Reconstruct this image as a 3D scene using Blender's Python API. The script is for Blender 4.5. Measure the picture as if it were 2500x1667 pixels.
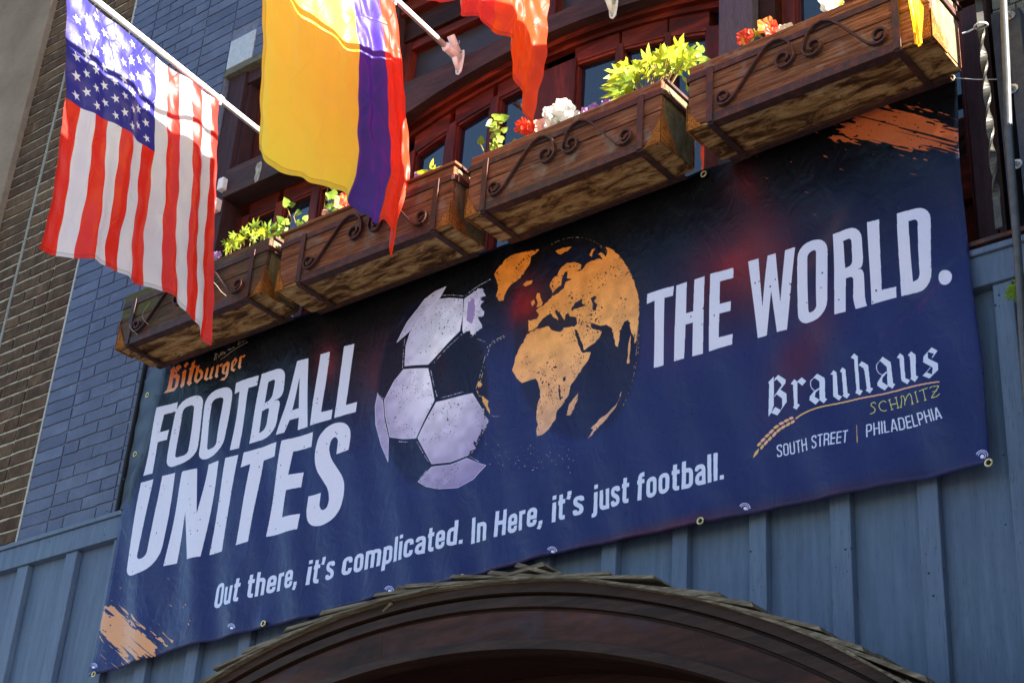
import bpy, math, random
import numpy as np
from mathutils import Vector, Matrix
for o in list(bpy.data.objects): bpy.data.objects.remove(o)
SC = bpy.context.scene
COL = SC.collection
PI = math.pi
rnd = random.Random(7)

# ------------------------------------------------------------------ camera
# right, up, into-the-wall directions of the world as the camera sees them
F_PX = 4029.8; CX = 1250.0; CY = 833.5; DIST = 6.3
AX = np.array([.78104959, -.25489789, -.57007773])
AZ = np.array([.06417659, -.87530207, .47929912])
AY = np.array([.62116255, .41094202, .66729584])
M3 = np.stack([AX, AY, AZ])
CAM = -M3 @ np.array([0, 0, DIST])
cd = bpy.data.cameras.new('camera'); cam = bpy.data.objects.new('camera', cd); COL.objects.link(cam)
cd.sensor_width = 36.0; cd.lens = F_PX / 2500 * 36.0; cd.clip_start = .05; cd.clip_end = 500
R = np.stack([M3 @ np.array([1, 0, 0]), M3 @ np.array([0, -1, 0]), M3 @ np.array([0, 0, -1])], 1)
mw = Matrix(R.tolist()).to_4x4(); mw.translation = Vector(CAM.tolist()); cam.matrix_world = mw
SC.camera = cam

# ------------------------------------------------------------------ light
SUN_EL = 23.0
SUN_V = Vector((math.cos(math.radians(SUN_EL)), .022, math.sin(math.radians(SUN_EL)))).normalized()
w = bpy.data.worlds.new('World'); SC.world = w; w.use_nodes = True
nt = w.node_tree; nt.nodes.clear()
sky = nt.nodes.new('ShaderNodeTexSky'); sky.sky_type = 'NISHITA'; sky.sun_disc = False
sky.sun_elevation = math.radians(SUN_EL); sky.sun_rotation = math.radians(90 - 1.3)
sky.air_density = 1.15; sky.dust_density = .15; sky.ozone_density = 3.0
bg = nt.nodes.new('ShaderNodeBackground'); bg.inputs[1].default_value = .05
wo = nt.nodes.new('ShaderNodeOutputWorld')
nt.links.new(sky.outputs[0], bg.inputs[0]); nt.links.new(bg.outputs[0], wo.inputs[0])
sd = bpy.data.lights.new('sun', 'SUN'); sd.energy = 5.0; sd.angle = math.radians(.5); sd.color = (1, .94, .84)
sun = bpy.data.objects.new('sun', sd); COL.objects.link(sun)
sun.rotation_euler = SUN_V.to_track_quat('Z', 'Y').to_euler(); sun.location = (6, 0, 5)
SC.view_settings.view_transform = 'Standard'; SC.view_settings.look = 'None'
SC.view_settings.exposure = 2.75; SC.view_settings.gamma = 1; SC.view_settings.use_curve_mapping = False
SC.render.engine = 'CYCLES'
SC.cycles.max_bounces = 8; SC.cycles.diffuse_bounces = 4; SC.cycles.transmission_bounces = 6

# ------------------------------------------------------------------ measuring helpers
def P(u, v, y=0.0):
    "point of the plane Y = y seen at photograph pixel u, v"
    r = M3 @ np.array([(u - CX) / F_PX, (v - CY) / F_PX, 1.0])
    return CAM + r * ((y - CAM[1]) / r[1])
def XZ(pts, y):
    pts = np.asarray(pts, float)
    d = np.stack([(pts[:, 0] - CX) / F_PX, (pts[:, 1] - CY) / F_PX, np.ones(len(pts))], 1) @ M3.T
    t = (y - CAM[1]) / d[:, 1]
    return np.stack([CAM[0] + d[:, 0] * t, CAM[2] + d[:, 2] * t], 1)

# ------------------------------------------------------------------ mesh helpers
ORG = [Vector((0, 0, 0))]
class MB:
    def __init__(s): s.v = []; s.f = []; s.uv = []
    def add(s, vs, fs):
        n = len(s.v); s.v += [tuple(p) for p in vs]; s.f += [tuple(i + n for i in f) for f in fs]; return s
    def box(s, x0, x1, y0, y1, z0, z1):
        return s.add([(x0, y0, z0), (x1, y0, z0), (x1, y1, z0), (x0, y1, z0), (x0, y0, z1), (x1, y0, z1), (x1, y1, z1), (x0, y1, z1)],
                     [(0, 3, 2, 1), (4, 5, 6, 7), (0, 1, 5, 4), (1, 2, 6, 5), (2, 3, 7, 6), (3, 0, 4, 7)])
    def prism(s, pts, y0, y1):
        "pts: (x, z) outline, extruded from y0 to y1"
        n = len(pts); vs = [(p[0], y0, p[1]) for p in pts] + [(p[0], y1, p[1]) for p in pts]
        a = sum(pts[i][0] * pts[(i + 1) % n][1] - pts[(i + 1) % n][0] * pts[i][1] for i in range(n))
        fr = tuple(range(n)); bk = tuple(range(2 * n - 1, n - 1, -1)); sides = [(i, n + i, n + (i + 1) % n, (i + 1) % n) for i in range(n)]
        if a < 0: fr = fr[::-1]; bk = bk[::-1]; sides = [q[::-1] for q in sides]
        return s.add(vs, [fr, bk] + sides)
    def strip(s, a, b, y0, y1):
        "solid between two (x, z) lines a and b of equal length"
        n = len(a)
        for i in range(n - 1): s.prism([a[i], a[i + 1], b[i + 1], b[i]], y0, y1)
        return s
    def tube(s, path, r, n=8, cap=True, flat=None):
        path = [Vector(p) for p in path]; m = len(path); rs = r if hasattr(r, '__len__') else [r] * m
        base = len(s.v); up = None
        for i, p in enumerate(path):
            t = (path[min(i + 1, m - 1)] - path[max(i - 1, 0)]).normalized()
            if up is None: up = Vector((0, 0, 1)) if abs(t.z) < .9 else Vector((0, 1, 0))
            a = t.cross(up).normalized(); b = a.cross(t).normalized(); up = b
            for k in range(n):
                th = 2 * PI * k / n; s.v.append(tuple(p + (a * math.cos(th) + b * math.sin(th)) * rs[i]))
        for i in range(m - 1):
            for k in range(n):
                s.f.append((base + i * n + k, base + i * n + (k + 1) % n, base + (i + 1) * n + (k + 1) % n, base + (i + 1) * n + k))
        if cap:
            s.f.append(tuple(base + k for k in range(n))[::-1]); s.f.append(tuple(base + (m - 1) * n + k for k in range(n)))
        return s
    def band(s, path, wv, th):
        "flat bar: path of points, wv = half width vector, th = half thickness"
        path = [Vector(p) for p in path]; m = len(path); wv = Vector(wv); base = len(s.v)
        for i, p in enumerate(path):
            t = (path[min(i + 1, m - 1)] - path[max(i - 1, 0)]).normalized(); nn = t.cross(wv).normalized() * th
            for q in (wv + nn, wv - nn, -wv - nn, -wv + nn): s.v.append(tuple(p + q))
        for i in range(m - 1):
            for k in range(4): s.f.append((base + i * 4 + k, base + i * 4 + (k + 1) % 4, base + i * 4 + 4 + (k + 1) % 4, base + i * 4 + 4 + k))
        s.f.append((base + 3, base + 2, base + 1, base)); e = base + (m - 1) * 4; s.f.append((e, e + 1, e + 2, e + 3))
        return s
    def ball(s, c, r, n=8, m=6, sq=(1, 1, 1)):
        c = Vector(c); base = len(s.v)
        for i in range(m + 1):
            ph = PI * i / m
            for k in range(n): s.v.append((c.x + r * sq[0] * math.sin(ph) * math.cos(2 * PI * k / n), c.y + r * sq[1] * math.sin(ph) * math.sin(2 * PI * k / n), c.z + r * sq[2] * math.cos(ph)))
        for i in range(m):
            for k in range(n): s.f.append((base + i * n + k, base + (i + 1) * n + k, base + (i + 1) * n + (k + 1) % n, base + i * n + (k + 1) % n))
        return s
    def build(s, name, mat, parent=None, smooth=False, bevel=0, recalc=False):
        o0 = ORG[0] if parent is not None else Vector((0, 0, 0))
        me = bpy.data.meshes.new(name); me.from_pydata([tuple(Vector(p) - o0) for p in s.v], [], s.f); me.validate()
        if recalc:
            import bmesh
            b = bmesh.new(); b.from_mesh(me); bmesh.ops.recalc_face_normals(b, faces=b.faces); b.to_mesh(me); b.free()
        if mat: me.materials.append(mat)
        if smooth: me.polygons.foreach_set('use_smooth', [True] * len(me.polygons))
        o = bpy.data.objects.new(name, me); COL.objects.link(o)
        if parent is not None:
            o.parent = parent
            if parent.type != 'EMPTY': pass
        if bevel:
            bm_ = o.modifiers.new('b', 'BEVEL'); bm_.width = bevel; bm_.segments = 2; bm_.limit_method = 'ANGLE'
        return o
def thing(name, label, cat, loc, group=None):
    o = bpy.data.objects.new(name, None); COL.objects.link(o); o.location = loc; o.empty_display_size = .1
    o['label'] = label; o['category'] = cat
    if group: o['group'] = group
    ORG[0] = Vector(loc); return o
def tag(o, label, cat, group=None):
    o['label'] = label; o['category'] = cat
    if group: o['group'] = group
    return o
def arc(cx, cz, r, a0, a1, n): return [(cx + r * math.sin(a0 + (a1 - a0) * i / n), cz + r * math.cos(a0 + (a1 - a0) * i / n)) for i in range(n + 1)]

# ------------------------------------------------------------------ materials
def hexn(c): return (c[0], c[1], c[2], 1)
class Mat:
    def __init__(s, name, rough=.6, spec=.16, metal=0):
        s.m = bpy.data.materials.new(name); s.m.use_nodes = True; s.t = s.m.node_tree; s.n = s.t.nodes; s.l = s.t.links
        s.b = s.n['Principled BSDF']; s.out = s.n['Material Output']
        s.b.inputs['Roughness'].default_value = rough; s.b.inputs['Metallic'].default_value = metal
        s.b.inputs['Specular IOR Level'].default_value = spec
        tc = s.n.new('ShaderNodeTexCoord'); s.tc = tc; s.obj = tc.outputs['Object']
        s.rand = None
    def mapped(s, scale=(1, 1, 1), src=None, jitter=False, rot=(0, 0, 0)):
        mp = s.n.new('ShaderNodeMapping'); mp.inputs['Scale'].default_value = scale; mp.inputs['Rotation'].default_value = rot
        s.l.new(src or s.obj, mp.inputs[0])
        if jitter:
            oi = s.n.new('ShaderNodeObjectInfo'); mu = s.n.new('ShaderNodeVectorMath'); mu.operation = 'SCALE'
            cb = s.n.new('ShaderNodeCombineXYZ')
            for i in range(3): s.l.new(oi.outputs['Random'], cb.inputs[i])
            mu.inputs[3].default_value = 37.0; s.l.new(cb.outputs[0], mu.inputs[0]); s.l.new(mu.outputs[0], mp.inputs[1])
        return mp.outputs[0]
    def noise(s, vec, scale=5, detail=4, rough=.55, dist=0):
        n = s.n.new('ShaderNodeTexNoise'); n.inputs['Scale'].default_value = scale; n.inputs['Detail'].default_value = detail
        n.inputs['Roughness'].default_value = rough; n.inputs['Distortion'].default_value = dist; s.l.new(vec, n.inputs['Vector']); return n.outputs['Fac']
    def ramp(s, fac, stops):
        r = s.n.new('ShaderNodeValToRGB'); e = r.color_ramp.elements
        while len(e) < len(stops): e.new(.5)
        for i, (p, c) in enumerate(stops):
            e[i].position = p; e[i].color = hexn(c) if hasattr(c, '__len__') else (c, c, c, 1)
        s.l.new(fac, r.inputs[0]); return r.outputs[0]
    def mix(s, fac, a, b, mode='MIX'):
        m = s.n.new('ShaderNodeMix'); m.data_type = 'RGBA'; m.blend_type = mode
        for sock, val in ((m.inputs[0], fac), (m.inputs[6], a), (m.inputs[7], b)):
            if hasattr(val, 'is_output') or isinstance(val, bpy.types.NodeSocket): s.l.new(val, sock)
            elif hasattr(val, '__len__'): sock.default_value = hexn(val)
            else: sock.default_value = val
        return m.outputs[2]
    def math(s, op, a, b=0, clamp=False):
        m = s.n.new('ShaderNodeMath'); m.operation = op; m.use_clamp = clamp
        for i, val in enumerate((a, b)):
            if isinstance(val, bpy.types.NodeSocket): s.l.new(val, m.inputs[i])
            else: m.inputs[i].default_value = val
        return m.outputs[0]
    def sep(s, vec=None):
        x = s.n.new('ShaderNodeSeparateXYZ'); s.l.new(vec or s.obj, x.inputs[0]); return x.outputs
    def randv(s):
        return s.n.new('ShaderNodeObjectInfo').outputs['Random']
    def color(s, c):
        if isinstance(c, bpy.types.NodeSocket): s.l.new(c, s.b.inputs['Base Color'])
        else: s.b.inputs['Base Color'].default_value = hexn(c)
        return s
    def bump(s, h, strength=.3, dist=.01):
        b = s.n.new('ShaderNodeBump'); b.inputs['Strength'].default_value = strength; b.inputs['Distance'].default_value = dist
        s.l.new(h, b.inputs['Height'])
        s.l.new(b.outputs[0], s.b.inputs['Normal']); return s
    def rough(s, r): s.l.new(r, s.b.inputs['Roughness']); return s

def mat_brick_blue():
    m = Mat('blue_painted_brick', .62); v = m.mapped(jitter=True)
    n1 = m.noise(v, 7, 3); n2 = m.noise(v, 260, 3, .7); n3 = m.noise(m.mapped(jitter=True), 28, 4)
    c = m.ramp(n1, [(.3, (.09, .115, .185)), (.6, (.12, .145, .235)), (.8, (.165, .19, .285))])
    c = m.mix(m.math('MULTIPLY', m.randv(), .6), c, (.06, .075, .14))
    c = m.mix(m.ramp(n3, [(.66, 0.0), (.78, .35)]), c, (.26, .31, .4))
    c = m.mix(.35, c, m.ramp(n2, [(.35, .0), (.65, 1.0)]), 'SOFT_LIGHT')
    m.color(c); m.bump(m.math('ADD', m.math('MULTIPLY', n2, .5), n3), .55, .004); return m.m
def mat_mortar_blue():
    m = Mat('blue_painted_mortar', .65); v = m.mapped(); n = m.noise(v, 60, 4); nb = m.noise(v, 5, 3)
    c = m.ramp(n, [(.3, (.105, .125, .19)), (.7, (.165, .19, .275))])
    c = m.mix(m.ramp(nb, [(.58, 0.0), (.7, .45)]), c, (.32, .36, .46))
    m.color(c); m.bump(n, .5, .004); return m.m
def mat_brick_brown():
    m = Mat('dark_brown_raked_brick', .85); v = m.mapped(jitter=True)
    n = m.noise(v, 12, 4); sc = m.noise(m.mapped((1, 1, .06), jitter=True), 260, 2, .6)
    c = m.ramp(n, [(.25, (.045, .029, .020)), (.55, (.095, .057, .036)), (.8, (.17, .10, .064))])
    rv = m.randv()
    c = m.mix(m.ramp(rv, [(.8, 0.0), (.97, .75)]), c, (.13, .08, .045))
    c = m.mix(m.ramp(rv, [(.0, .35), (.3, 0.0)]), c, (.055, .018, .013))
    c = m.mix(.5, c, m.ramp(sc, [(.35, .1), (.65, .9)]), 'OVERLAY')
    m.color(c); m.bump(sc, .8, .004); return m.m
def mat_mortar_grey():
    m = Mat('grey_mortar', .9); v = m.mapped(); n = m.noise(v, 90, 4); n2 = m.noise(v, 6)
    m.color(m.mix(m.ramp(n2, [(.4, 0.0), (.7, .4)]), m.ramp(n, [(.3, (.34, .32, .26)), (.7, (.52, .49, .40))]), (.27, .25, .20)))
    m.bump(n, .5, .005); return m.m
def mat_stucco():
    m = Mat('grey_stucco', .9); v = m.mapped(); n = m.noise(v, 120, 6, .65); n2 = m.noise(v, 2.3, 5, .6); n3 = m.noise(v, 22, 6, .7)
    c = m.ramp(n2, [(.3, (.25, .185, .14)), (.6, (.35, .265, .20)), (.8, (.43, .33, .255))])
    c = m.mix(m.ramp(n3, [(.62, 0.0), (.72, .35)]), c, (.13, .11, .085))
    m.color(c); m.bump(m.math('ADD', n, m.math('MULTIPLY', n3, 2.5)), 1.0, .012); return m.m
def mat_siding(name='blue_painted_boards', base=(.080, .118, .185), hi=(.118, .165, .25)):
    m = Mat(name, .5); v = m.mapped((14, 14, 1.2)); n = m.noise(v, 3, 5, .6); n2 = m.noise(m.mapped((60, 60, 4)), 5, 3); n3 = m.noise(m.mapped(), 3, 3); n4 = m.noise(m.mapped((1, 1, .3)), 60, 3)
    c = m.ramp(n, [(.3, base), (.7, hi)])
    c = m.mix(m.ramp(n3, [(.4, 0.0), (.7, .35)]), c, (.075, .09, .18))
    c = m.mix(m.ramp(n2, [(.58, 0.0), (.72, .6)]), c, (.045, .06, .085))
    c = m.mix(m.ramp(n4, [(.74, 0.0), (.78, .5)]), c, (.35, .4, .45))
    m.color(c); m.bump(m.math('ADD', n2, m.math('MULTIPLY', n, .5)), .35, .003); return m.m
def mat_wood(name, stops, grain=(1, 9, 9), rough=.55, bump=.4, jitter=False, scale=6, extra=None):
    m = Mat(name, rough); v = m.mapped(grain, jitter=jitter); n = m.noise(v, scale, 6, .62, .6); f = m.noise(m.mapped(tuple(g * 4 for g in grain), jitter=jitter), scale * 2, 3, .6)
    c = m.ramp(n, stops); c = m.mix(.35, c, m.ramp(f, [(.3, .15), (.7, .85)]), 'OVERLAY')
    if extra: c = extra(m, c)
    m.color(c); m.bump(m.math('ADD', n, m.math('MULTIPLY', f, .6)), bump, .003); return m.m
def mat_plain(name, col, rough=.5, metal=0, spec=.25, bumpy=0, var=.25):
    m = Mat(name, rough, spec, metal); v = m.mapped(); n = m.noise(v, 40, 4)
    m.color(m.ramp(n, [(.3, tuple(x * (1 - var) for x in col)), (.7, tuple(min(1, x * (1 + var)) for x in col))]))
    if bumpy: m.bump(m.noise(v, 180, 3), bumpy, .002)
    return m.m
def mat_iron():
    m = Mat('rusty_iron', .6, .5, .35); v = m.mapped(); n = m.noise(v, 30, 5, .65); n2 = m.noise(v, 250, 3)
    c = m.ramp(n, [(.3, (.03, .022, .024)), (.5, (.06, .024, .022)), (.72, (.14, .04, .022))])
    m.color(m.mix(.4, c, m.ramp(n2, [(.3, .2), (.7, .8)]), 'OVERLAY')); m.bump(n2, .5, .002); return m.m
def mat_glass():
    m = Mat('window_glass', .03, .8); m.color((.006, .009, .018)); m.b.inputs['Coat Weight'].default_value = .6; m.b.inputs['Coat Roughness'].default_value = .02
    m.b.inputs['Coat IOR'].default_value = 1.6
    v = m.mapped(); m.bump(m.noise(v, 1.6, 2), .02, .02); return m.m
def mat_fabric(name, img=None, col=None, trans=.58, uvramp=None):
    m = bpy.data.materials.new(name); m.use_nodes = True; t = m.node_tree; n = t.nodes; l = t.links; n.clear()
    out = n.new('ShaderNodeOutputMaterial'); pr = n.new('ShaderNodeBsdfPrincipled'); tr = n.new('ShaderNodeBsdfTranslucent'); mx = n.new('ShaderNodeMixShader')
    pr.inputs['Roughness'].default_value = .42; pr.inputs['Sheen Weight'].default_value = .25; pr.inputs['Specular IOR Level'].default_value = .45
    mx.inputs[0].default_value = trans
    if img:
        im = n.new('ShaderNodeTexImage'); im.image = img; im.interpolation = 'Cubic'; c = im.outputs[0]
    else:
        rg = n.new('ShaderNodeRGB'); rg.outputs[0].default_value = hexn(col); c = rg.outputs[0]
    l.new(c, pr.inputs['Base Color']); l.new(c, tr.inputs[0])
    tc = n.new('ShaderNodeTexCoord')
    def nz(scale, sx, det, dist=0):
        mp = n.new('ShaderNodeMapping'); mp.inputs['Scale'].default_value = sx; l.new(tc.outputs['Object'], mp.inputs[0])
        a = n.new('ShaderNodeTexNoise'); a.inputs['Scale'].default_value = scale; a.inputs['Detail'].default_value = det; a.inputs['Distortion'].default_value = dist
        l.new(mp.outputs[0], a.inputs['Vector']); return a.outputs['Fac']
    vo = n.new('ShaderNodeTexVoronoi'); vo.feature = 'DISTANCE_TO_EDGE'; vo.inputs['Scale'].default_value = 4.2
    mpv = n.new('ShaderNodeMapping'); mpv.inputs['Scale'].default_value = (1, 1.3, .8); l.new(tc.outputs['Object'], mpv.inputs[0]); 
    a1 = nz(3.2, (1, 1.6, .8), 3, .8); a2 = nz(13, (1, 1.2, 1), 3, 1.4)
    l.new(mpv.outputs[0], vo.inputs['Vector'])
    ad = n.new('ShaderNodeMath'); ad.operation = 'MULTIPLY_ADD'; ad.inputs[1].default_value = .13; l.new(a2, ad.inputs[0]); l.new(a1, ad.inputs[2])
    mn = n.new('ShaderNodeMath'); mn.operation = 'MINIMUM'; mn.inputs[1].default_value = .025; l.new(vo.outputs['Distance'], mn.inputs[0])
    a3 = n.new('ShaderNodeMath'); a3.operation = 'MULTIPLY_ADD'; a3.inputs[1].default_value = 3.2; l.new(mn.outputs[0], a3.inputs[0]); l.new(ad.outputs[0], a3.inputs[2])
    bp = n.new('ShaderNodeBump'); bp.inputs['Strength'].default_value = .42; bp.inputs['Distance'].default_value = .035; l.new(a3.outputs[0], bp.inputs['Height'])
    l.new(bp.outputs[0], pr.inputs['Normal']); l.new(bp.outputs[0], tr.inputs['Normal'])
    l.new(pr.outputs[0], mx.inputs[1]); l.new(tr.outputs[0], mx.inputs[2]); l.new(mx.outputs[0], out.inputs[0])
    return m
def mat_leaf(name, c1, c2, trans=.45):
    m = bpy.data.materials.new(name); m.use_nodes = True; t = m.node_tree; n = t.nodes; l = t.links; n.clear()
    out = n.new('ShaderNodeOutputMaterial'); pr = n.new('ShaderNodeBsdfPrincipled'); tr = n.new('ShaderNodeBsdfTranslucent'); mx = n.new('ShaderNodeMixShader')
    oi = n.new('ShaderNodeObjectInfo'); rp = n.new('ShaderNodeValToRGB'); rp.color_ramp.elements[0].color = hexn(c1); rp.color_ramp.elements[1].color = hexn(c2)
    tc = n.new('ShaderNodeTexCoord'); nz = n.new('ShaderNodeTexNoise'); nz.inputs['Scale'].default_value = 60; l.new(tc.outputs['Object'], nz.inputs['Vector'])
    ad = n.new('ShaderNodeMath'); ad.operation = 'MULTIPLY_ADD'; ad.inputs[1].default_value = .5; l.new(oi.outputs['Random'], ad.inputs[0]); 
    l.new(nz.outputs['Fac'], ad.inputs[2]); mm = n.new('ShaderNodeMath'); mm.operation = 'SUBTRACT'; mm.inputs[1].default_value = .25; l.new(ad.outputs[0], mm.inputs[0])
    l.new(mm.outputs[0], rp.inputs[0]); pr.inputs['Roughness'].default_value = .45
    l.new(rp.outputs[0], pr.inputs['Base Color']); l.new(rp.outputs[0], tr.inputs[0]); mx.inputs[0].default_value = trans
    l.new(pr.outputs[0], mx.inputs[1]); l.new(tr.outputs[0], mx.inputs[2]); l.new(mx.outputs[0], out.inputs[0]); return m

# ------------------------------------------------------------------ flat print: drawn here, dot by dot
def rp(pts, k=5):
    "polygon with rounded corners: (x, y) or (x, y, radius)"
    out = []; n = len(pts)
    for i, p in enumerate(pts):
        r = p[2] if len(p) > 2 else 0; b = np.array(p[:2], float)
        if not r: out.append(b); continue
        a = np.array(pts[i - 1][:2], float); c = np.array(pts[(i + 1) % n][:2], float)
        la = np.linalg.norm(a - b); lc = np.linalg.norm(c - b); r1 = min(r, la * .5); r2 = min(r, lc * .5)
        s = b + (a - b) / la * r1; e = b + (c - b) / lc * r2; 
        for j in range(k + 1):
            t = j / k; q = .12; s1 = s + (b - s) * (.56); e1 = e + (b - e) * (.56)
            out.append((1 - t) ** 3 * s + 3 * (1 - t) ** 2 * t * s1 + 3 * (1 - t) * t * t * e1 + t ** 3 * e)
    return np.array(out)
class Print:
    def __init__(s, w, h): s.w = w; s.h = h; s.a = np.zeros((h, w, 3), np.float32)
    def mask(s, polys):
        "even-odd mask of polygons in dot coordinates; returns (r0, r1, c0, c1, mask)"
        al = np.concatenate(polys); c0 = max(0, int(al[:, 0].min()) - 1); c1 = min(s.w, int(al[:, 0].max()) + 2); r0 = max(0, int(al[:, 1].min()) - 1); r1 = min(s.h, int(al[:, 1].max()) + 2)
        if c1 <= c0 or r1 <= r0: return None
        m = np.zeros((r1 - r0, c1 - c0), bool); cols = np.arange(c0, c1) + .5
        for p in polys:
            for i in range(len(p)):
                (x0, y0), (x1, y1) = p[i - 1], p[i]
                if y0 == y1: continue
                if y0 > y1: x0, y0, x1, y1 = x1, y1, x0, y0
                a = max(r0, int(math.ceil(y0 - .5))); b = min(r1, int(math.ceil(y1 - .5)))
                if b <= a: continue
                ys = np.arange(a, b) + .5; xc = x0 + (x1 - x0) * (ys - y0) / (y1 - y0)
                m[a - r0:b - r0] ^= cols[None, :] > xc[:, None]
        return r0, r1, c0, c1, m
    def fill(s, polys, col, keep=None, alpha=1.0):
        q = s.mask(polys)
        if q is None: return
        r0, r1, c0, c1, m = q
        if keep is not None: m = m & keep[r0:r1, c0:c1]
        sub = s.a[r0:r1, c0:c1]
        cc = col(r0, r1, c0, c1)[m] if callable(col) else np.array(col, np.float32)
        sub[m] = sub[m] * (1 - alpha) + cc * alpha
    def image(s, name):
        im = bpy.data.images.new(name, s.w, s.h, alpha=False)
        px = np.ones((s.h, s.w, 4), np.float32); px[..., :3] = np.clip(s.a[::-1], 0, 1); im.pixels.foreach_set(px.ravel()); im.update(); im.pack(); return im
def seg(a, b, w):
    a = np.array(a, float); b = np.array(b, float); d = b - a; l = np.linalg.norm(d) + 1e-9; n = np.array([-d[1], d[0]]) / l * w / 2
    return np.array([a + n, b + n, b - n, a - n])
def disc(c, r, n=14, ry=None): return np.array([(c[0] + r * math.cos(2 * PI * i / n), c[1] + (ry or r) * math.sin(2 * PI * i / n)) for i in range(n)])
def blur_noise(h, w, cell, seed, sx=1.0, sy=1.0):
    r = np.random.RandomState(seed); gh = int(h / (cell * sy)) + 3; gw = int(w / (cell * sx)) + 3; g = r.rand(gh, gw).astype(np.float32)
    y = np.linspace(0, gh - 2.001, h); x = np.linspace(0, gw - 2.001, w); yi = y.astype(int); xi = x.astype(int); fy = (y - yi).astype(np.float32)[:, None]; fx = (x - xi).astype(np.float32)[None, :]
    fy = fy * fy * (3 - 2 * fy); fx = fx * fx * (3 - 2 * fx)
    a = g[yi][:, xi]; b = g[yi][:, xi + 1]; c = g[yi + 1][:, xi]; d = g[yi + 1][:, xi + 1]
    return a * (1 - fy) * (1 - fx) + b * (1 - fy) * fx + c * fy * (1 - fx) + d * fy * fx
# ------------------------------------------------------------------ the banner's print
BY = -.09                                    # the banner hangs 9 cm in front of the wall
BX0, BX1, BZ0, BZ1 = -2.20, 1.95, -1.10, .50
BW = 4000; BH = int(BW * (BZ1 - BZ0) / (BX1 - BX0))
pr = Print(None, BW, BH) if False else Print(BW, BH)
def D(pts, zoom=None):
    "zoomed photograph coordinates -> dots of the print"
    pts = np.asarray([p[:2] for p in pts], float)
    if zoom: pts = pts / zoom[2] + np.array(zoom[:2])
    q = XZ(pts, BY)
    return np.stack([(q[:, 0] - BX0) / (BX1 - BX0) * BW, (BZ1 - q[:, 1]) / (BZ1 - BZ0) * BH], 1)
ZA = (300, 830, 3.7333); ZB = (280, 1050, 3.92); ZW = (1550, 480, 2.94); ZL = (1820, 840, 4.704); ZI = (390, 820, 9.8); ZG = (850, 550, 2.24); ZT = (500, 1240, 3.36); ZU = (1100, 1080, 3.36)
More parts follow.
